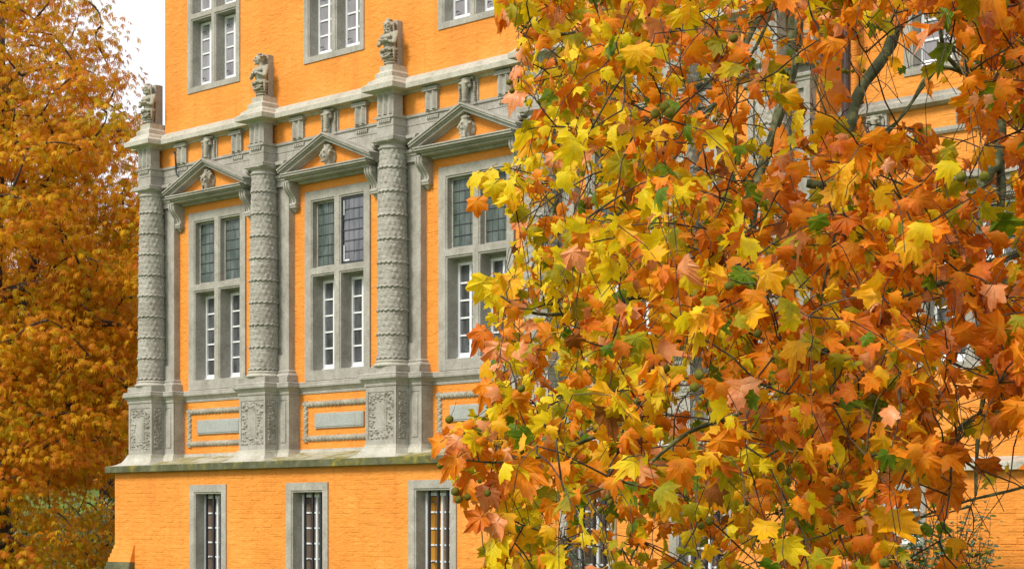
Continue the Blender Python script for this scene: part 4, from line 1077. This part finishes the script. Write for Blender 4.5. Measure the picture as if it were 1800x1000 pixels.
for x, y, d in FB:
    b = unproj(x + 1, y + (60 if y > 700 and x < 740 else 0), d) if False else unproj(max(x, 790) if y > 700 else x, y, d); balls.append((b + np.array([.03, 0, .08]), b))
mb = MB()
for top_, b in balls:
    mb.tube([ploc(top_), ploc((top_ + b) / 2 + [.004, 0, 0]), ploc(b)], .0012, 3, cap=False)
    o = mobj('seed_ball', me, plane, ploc(b)); s_ = random.uniform(.015, .020); o.scale = (s_, s_, s_)
ob = mb.build('ball_stalks', BARKT, plane); ob['kind'] = 'stuff'
print('plane leaves', len(leaves), 'balls', len(balls), 'anchors', len(anchors))

# ------------------------------------------------------------------ horse chestnut (left) and other trees
def chest_shape(seed):
    r = np.random.default_rng(seed); V = []; Fs = []; n = 0
    for k in range(7):
        a = math.radians(-75 + 25 * k + r.uniform(-6, 6)); ln = (1.0 - .1 * abs(k - 3)) * r.uniform(.85, 1.1); w_ = ln * .105
        d = np.array([math.sin(a), math.cos(a), 0]); s = np.array([d[1], -d[0], 0]); dr = r.uniform(.35, 1.1)
        pts = [(0, 0), (.55, 1), (.55, -1), (1, 0)]
        cen = .55
        P_ = [d * 0, d * ln * .62 + s * w_ + [0, 0, -dr * .2 * ln - .05], d * ln * .55 + [0, 0, -dr * .2 * ln + .0], d * ln * .58 - s * w_ + [0, 0, -dr * .2 * ln - .05], d * ln + [0, 0, -dr * .7 * ln]]
        V += P_; Fs += [(n, n + 2, n + 1), (n, n + 3, n + 2), (n + 1, n + 2, n + 4), (n + 2, n + 3, n + 4)]; n += 5
    return np.array(V), np.array(Fs), np.zeros(n)
CSH = [chest_shape(k) for k in range(8)]
CM = [leafmat('chestnut_gold', [(.54, .27, .004), (.74, .39, .006), (.86, .52, .01)], .40, .55, .2),
      leafmat('chestnut_orange', [(.46, .16, .004), (.64, .24, .006), (.76, .33, .01)], .40, .55, .2),
      leafmat('chestnut_rust', [(.42, .11, .003), (.60, .17, .005), (.70, .23, .008)], .42, .55, .2),
      leafmat('chestnut_olive', [(.30, .21, .003), (.48, .33, .005), (.62, .42, .008)], .45, .55, .2)]
def crown_tree(name, label, base, height, trunk_r, cen, rad, nclump, nleaf, shapes, mats, weights, lsize, clump=(.85, .3), seed=1, prob=None, parts=0, trunk_lean=(0, 0), bark=BARKD, cat='tree', group=None, low=None):
    r = np.random.default_rng(seed); base = np.array(base, float); t = empty(name, tuple(base)); setp(t, label, cat, group)
    loc = lambda p: tuple(np.array(p) - base)
    top_ = base + np.array([trunk_lean[0], trunk_lean[1], height * .8])
    tp = [base + (top_ - base) * f_ + np.array([.15 * math.sin(f_ * 5 + seed), .12 * math.cos(f_ * 4), 0]) * min(1, f_ * 4) for f_ in np.linspace(0, 1, 9)]
    mb = MB(); mb.tube([loc(p) for p in tp], [trunk_r * (1 - .85 * k / 8) * (1.25 if k == 0 else 1) for k in range(9)], 12); mb.build('trunk', bark, t, smooth=True)
    cl = []
    while len(cl) < nclump:
        d = r.normal(0, 1, 3); d /= np.linalg.norm(d); q = np.array(cen) + d * np.array(rad) * r.uniform(.25, 1) ** .6
        if prob is not None and r.random() > prob(q): continue
        if q[2] < ground_h(q[0], q[1]) + .4: continue
        cl.append(q)
    # limbs, then boughs to each clump
    nd = np.array(tp[2:]); lim = []
    for k in range(9):
        q = cl[int(r.integers(0, len(cl)))]; s_ = tp[2 + k % 6]
        m_ = (s_ + q) / 2 + np.array([0, 0, .8]); pts = [(1 - f_) ** 2 * s_ + 2 * f_ * (1 - f_) * m_ + f_ * f_ * q for f_ in np.linspace(0, 1, 9)]
        mb = MB(); mb.tube([loc(p) for p in pts], [trunk_r * .42 * (1 - .8 * j / 8) for j in range(9)], 8); mb.build('limb', bark, t, smooth=True); nd = np.concatenate([nd, np.array(pts)])
    cl.sort(key=lambda a: float(np.min(np.linalg.norm(nd - a, axis=1)))); bo = MB(); place = []
    for q in cl:
        s_ = nd[int(np.argmin(np.linalg.norm(nd - q, axis=1)))]; ln = np.linalg.norm(q - s_)
        m_ = (s_ + q) / 2 + np.array([r.normal(0, .15), r.normal(0, .15), .15 * ln]); pts = [(1 - f_) ** 2 * s_ + 2 * f_ * (1 - f_) * m_ + f_ * f_ * q for f_ in np.linspace(0, 1, 6)]
        bo.tube([loc(p) for p in pts], [(.02 + .015 * ln) * (1 - .75 * j / 5) * min(1, trunk_r / .3) for j in range(6)], 5, cap=False); nd = np.concatenate([nd, np.array(pts[1:])])
        mw = r.dirichlet(np.array(weights) * 5 + .05)
        for k in range(nleaf):
            d = r.normal(0, 1, 3); d /= np.linalg.norm(d); f_ = r.uniform(.2, 1) ** .5
            p = q + d * f_ * np.array([clump[0], clump[0], clump[1]]); p[2] -= .22 * (d[0] ** 2 + d[1] ** 2) * f_ * clump[0]
            tip = np.array([d[0], d[1], -.55 - r.random() * .7]) + r.normal(0, .25, 3); nrm = np.array([d[0] * .6, d[1] * .6 - .15, 1.0]) + r.normal(0, .3, 3)
            place.append((int(r.integers(0, len(shapes))), frame_from(tip, nrm), lsize * r.uniform(.75, 1.25), p, int(r.choice(len(mats), p=mw))))
    ob = bo.build('boughs', bark, t, smooth=True); ob['kind'] = 'stuff'
    vis_ = []
    if parts:
        for i, pl in enumerate(place):
            x, y = proj(pl[3])
            if 0 < x < 300 and 0 < y < 1000: vis_.append((pl[3][1], i))
        vis_.sort(); sel = set(i for _, i in vis_[:parts]); cache_ = {}
        for i in sel:
            si, Rm, s_, p, ci = place[i]
            if (si, ci) not in cache_: cache_[(si, ci)] = shape_mesh('leaf', shapes[si], mats[ci])
            o = mobj('leaf', cache_[(si, ci)], t); o.matrix_local = Matrix([[*(Rm[q_] * s_), (p - base)[q_]] for q_ in range(3)] + [[0, 0, 0, 1]])
        place = [pl for i, pl in enumerate(place) if i not in sel]
    batch('leaves', shapes, [(a, b, c, d - base, e) for a, b, c, d, e in place], mats, t)
    return t
def pr_main(q):
    x, y = proj(q)
    if y < 330 and x > np.interp(y, [-100, 0, 60, 110, 135, 155, 200, 330], [165, 196, 240, 254, 252, 226, 234, 244]): return 0
    if 845 < y < 888 and x > 40: return .13
    if y > 880: return .8
    return 1 if x > -60 else .25
crown_tree('horse_chestnut', 'large golden horse chestnut tree with drooping palmate leaves left of the castle', (-12.0, 47, 0), 17, .42, (-12.7, 46.5, 7.2), (6.0, 4.6, 8.6), 800, 58, CSH, CM, [.44, .36, .14, .20], .142, (.90, .36), 3, pr_main, 300)
def pr_b(q): 
    x, y = proj(q); return (.03 if 830 < y < 895 else 1) if x < 330 and not (y < 190 and x > 215) else .1
crown_tree('copper_tree', 'rust brown tree standing behind the golden chestnut near the castle corner', (-12.8, 64, 0), 14, .35, (-13.0, 64, 6.4), (6.8, 5, 7.0), 260, 26, CSH, CM, [.16, .34, .42, .06], .26, (1.0, .5), 5, pr_b)
# far trees at the top of the lawn bank
fw = [(-36, 108, 15, [.3, .4, .4, .3]), (-27, 112, 14, [.1, .2, .7, .2]), (-19, 109, 16, [.5, .3, .2, .3]), (-10, 114, 15, [.1, .3, .6, .4]), (-46, 112, 16, [.4, .3, .2, .4]), (0, 116, 15, [.3, .3, .3, .3])]
fl = ['leftmost far tree in mixed orange and olive, on the lawn bank behind the chestnut', 'dark russet far tree on the lawn bank, second from the frame edge', 'golden far tree on the lawn bank behind the copper tree', 'brown far tree on the lawn bank close behind the castle corner', 'yellow brown far tree beyond the left edge of the view', 'far orange tree on the bank hidden behind the castle']
for i, (x, y, h, w_) in enumerate(fw):
    g = ground_h(x, y); crown_tree('far_tree', fl[i], (x, y, g), h, .3, (x, y, g + h * .47), (5.8, 4.5, h * .5), 140, 24, CSH, CM, w_, .62, (1.9, 1.3), 20 + i, None, 0, group='trees along the far side of the lawn')
# shrubs: under the chestnut and by the castle wall
SHM = [leafmat('shrub_green', [(.02, .05, .008), (.05, .11, .02), (.11, .20, .04)], .2, .4, .6), leafmat('shrub_bluegreen', [(.05, .10, .05), (.10, .17, .10), (.20, .28, .18)], .2, .4, .6), CM[3], CM[0]]
def oval(seed):
    r = np.random.default_rng(seed); c_ = r.uniform(.1, .4)
    v = np.array([(0, 0, 0), (.28, .4, -.05), (0, .45, .06 - c_ * .2), (-.28, .4, -.05), (0, 1, -c_)]); return v, np.array([(0, 2, 1), (0, 3, 2), (1, 2, 4), (2, 3, 4)]), np.zeros(5)
OV = [oval(k) for k in range(4)]
sh = [(-11.2, 53, 2.2, 2.5, 'dark green shrub at the frame edge under the chestnut'), (-9.0, 51.5, 1.8, 2.2, 'low green shrub between the chestnut and the castle corner'), (-13.4, 56, 2.0, 1.8, 'green shrub behind the chestnut trunk'), (-10.6, 58, 2.2, 2.6, 'green shrub in front of the copper tree')]
for i, (x, y, rr, h, lb) in enumerate(sh):
    crown_tree('shrub', lb, (x, y, 0), h, .05, (x, y, h * .55), (rr, rr, h * .55), 80, 46, OV, SHM, [.5, .35, .45, .25], .11, (.55, .4), 60 + i, None, 0, cat='shrub', group='shrubs under the trees')
crown_tree('hedge', 'long dark hedge along the top of the lawn bank behind the trees', (-16, 106, ground_h(-16, 106)), 2.0, .05, (-16, 106, ground_h(-16, 106) + 1.3), (17, 1.4, 1.5), 240, 40, OV, SHM, [.5, .2, .3, .1], .3, (1.2, .7), 77, None, 0, cat='hedge')
p_ = to_world(10.0, -.15 + 1.0, 0)
def wallshrub(name, u0, u1, o_, ztop, n, lb, seed, cat='climbing plant', dense=16):
    r = np.random.default_rng(seed); b = to_world((u0 + u1) / 2, o_, -EYE); t = empty(name, tuple(b)); setp(t, lb, cat); b = np.array(b)
    mb = MB(); place = []
    for k in range(n):
        u = r.uniform(u0, u1); top_ = r.uniform(.35, 1) * (ztop + EYE) - EYE; q0 = np.array(to_world((u0 + u1) / 2 + (u - (u0 + u1) / 2) * .5, o_, -EYE)); q1 = np.array(to_world(u, o_ + r.uniform(0, .25), top_))
        pts = [q0 + (q1 - q0) * f_ + r.normal(0, .02, 3) + np.array([0.06 * math.sin(f_ * 7 + k), 0, 0]) for f_ in np.linspace(0, 1, 9)]
        mb.tube([tuple(p - b) for p in pts], [.009 * (1 - .7 * j / 8) for j in range(9)], 4, cap=False)
        for j in range(dense):
            f_ = r.uniform(.35, 1); p = q0 + (q1 - q0) * f_ + r.normal(0, .07, 3); d = r.normal(0, 1, 3); d[2] = abs(d[2]) * .3
            place.append((int(r.integers(0, 4)), frame_from(d, np.array([r.normal(0, .5), -.5, .8])), r.uniform(.06, .12), p, int(r.choice(3, p=[.5, .38, .12]))))
    o = mb.build('stems', BARKT, t, smooth=True); o['kind'] = 'stuff'; batch('leaves', OV, [(a, b_, c, d - b, e) for a, b_, c, d, e in place], SHM, t)
wallshrub('climbing_plant', 3.0, 5.0, LO + .04, .75, 44, 'sparse thin stemmed climber with small blue green leaves on the orange lower wall', 1, dense=9)
wallshrub('wall_shrub', 9.2, 11.4, .5, .42, 120, 'green leafy shrub growing up in front of the small cellar window at the right', 2, 'shrub', 24)
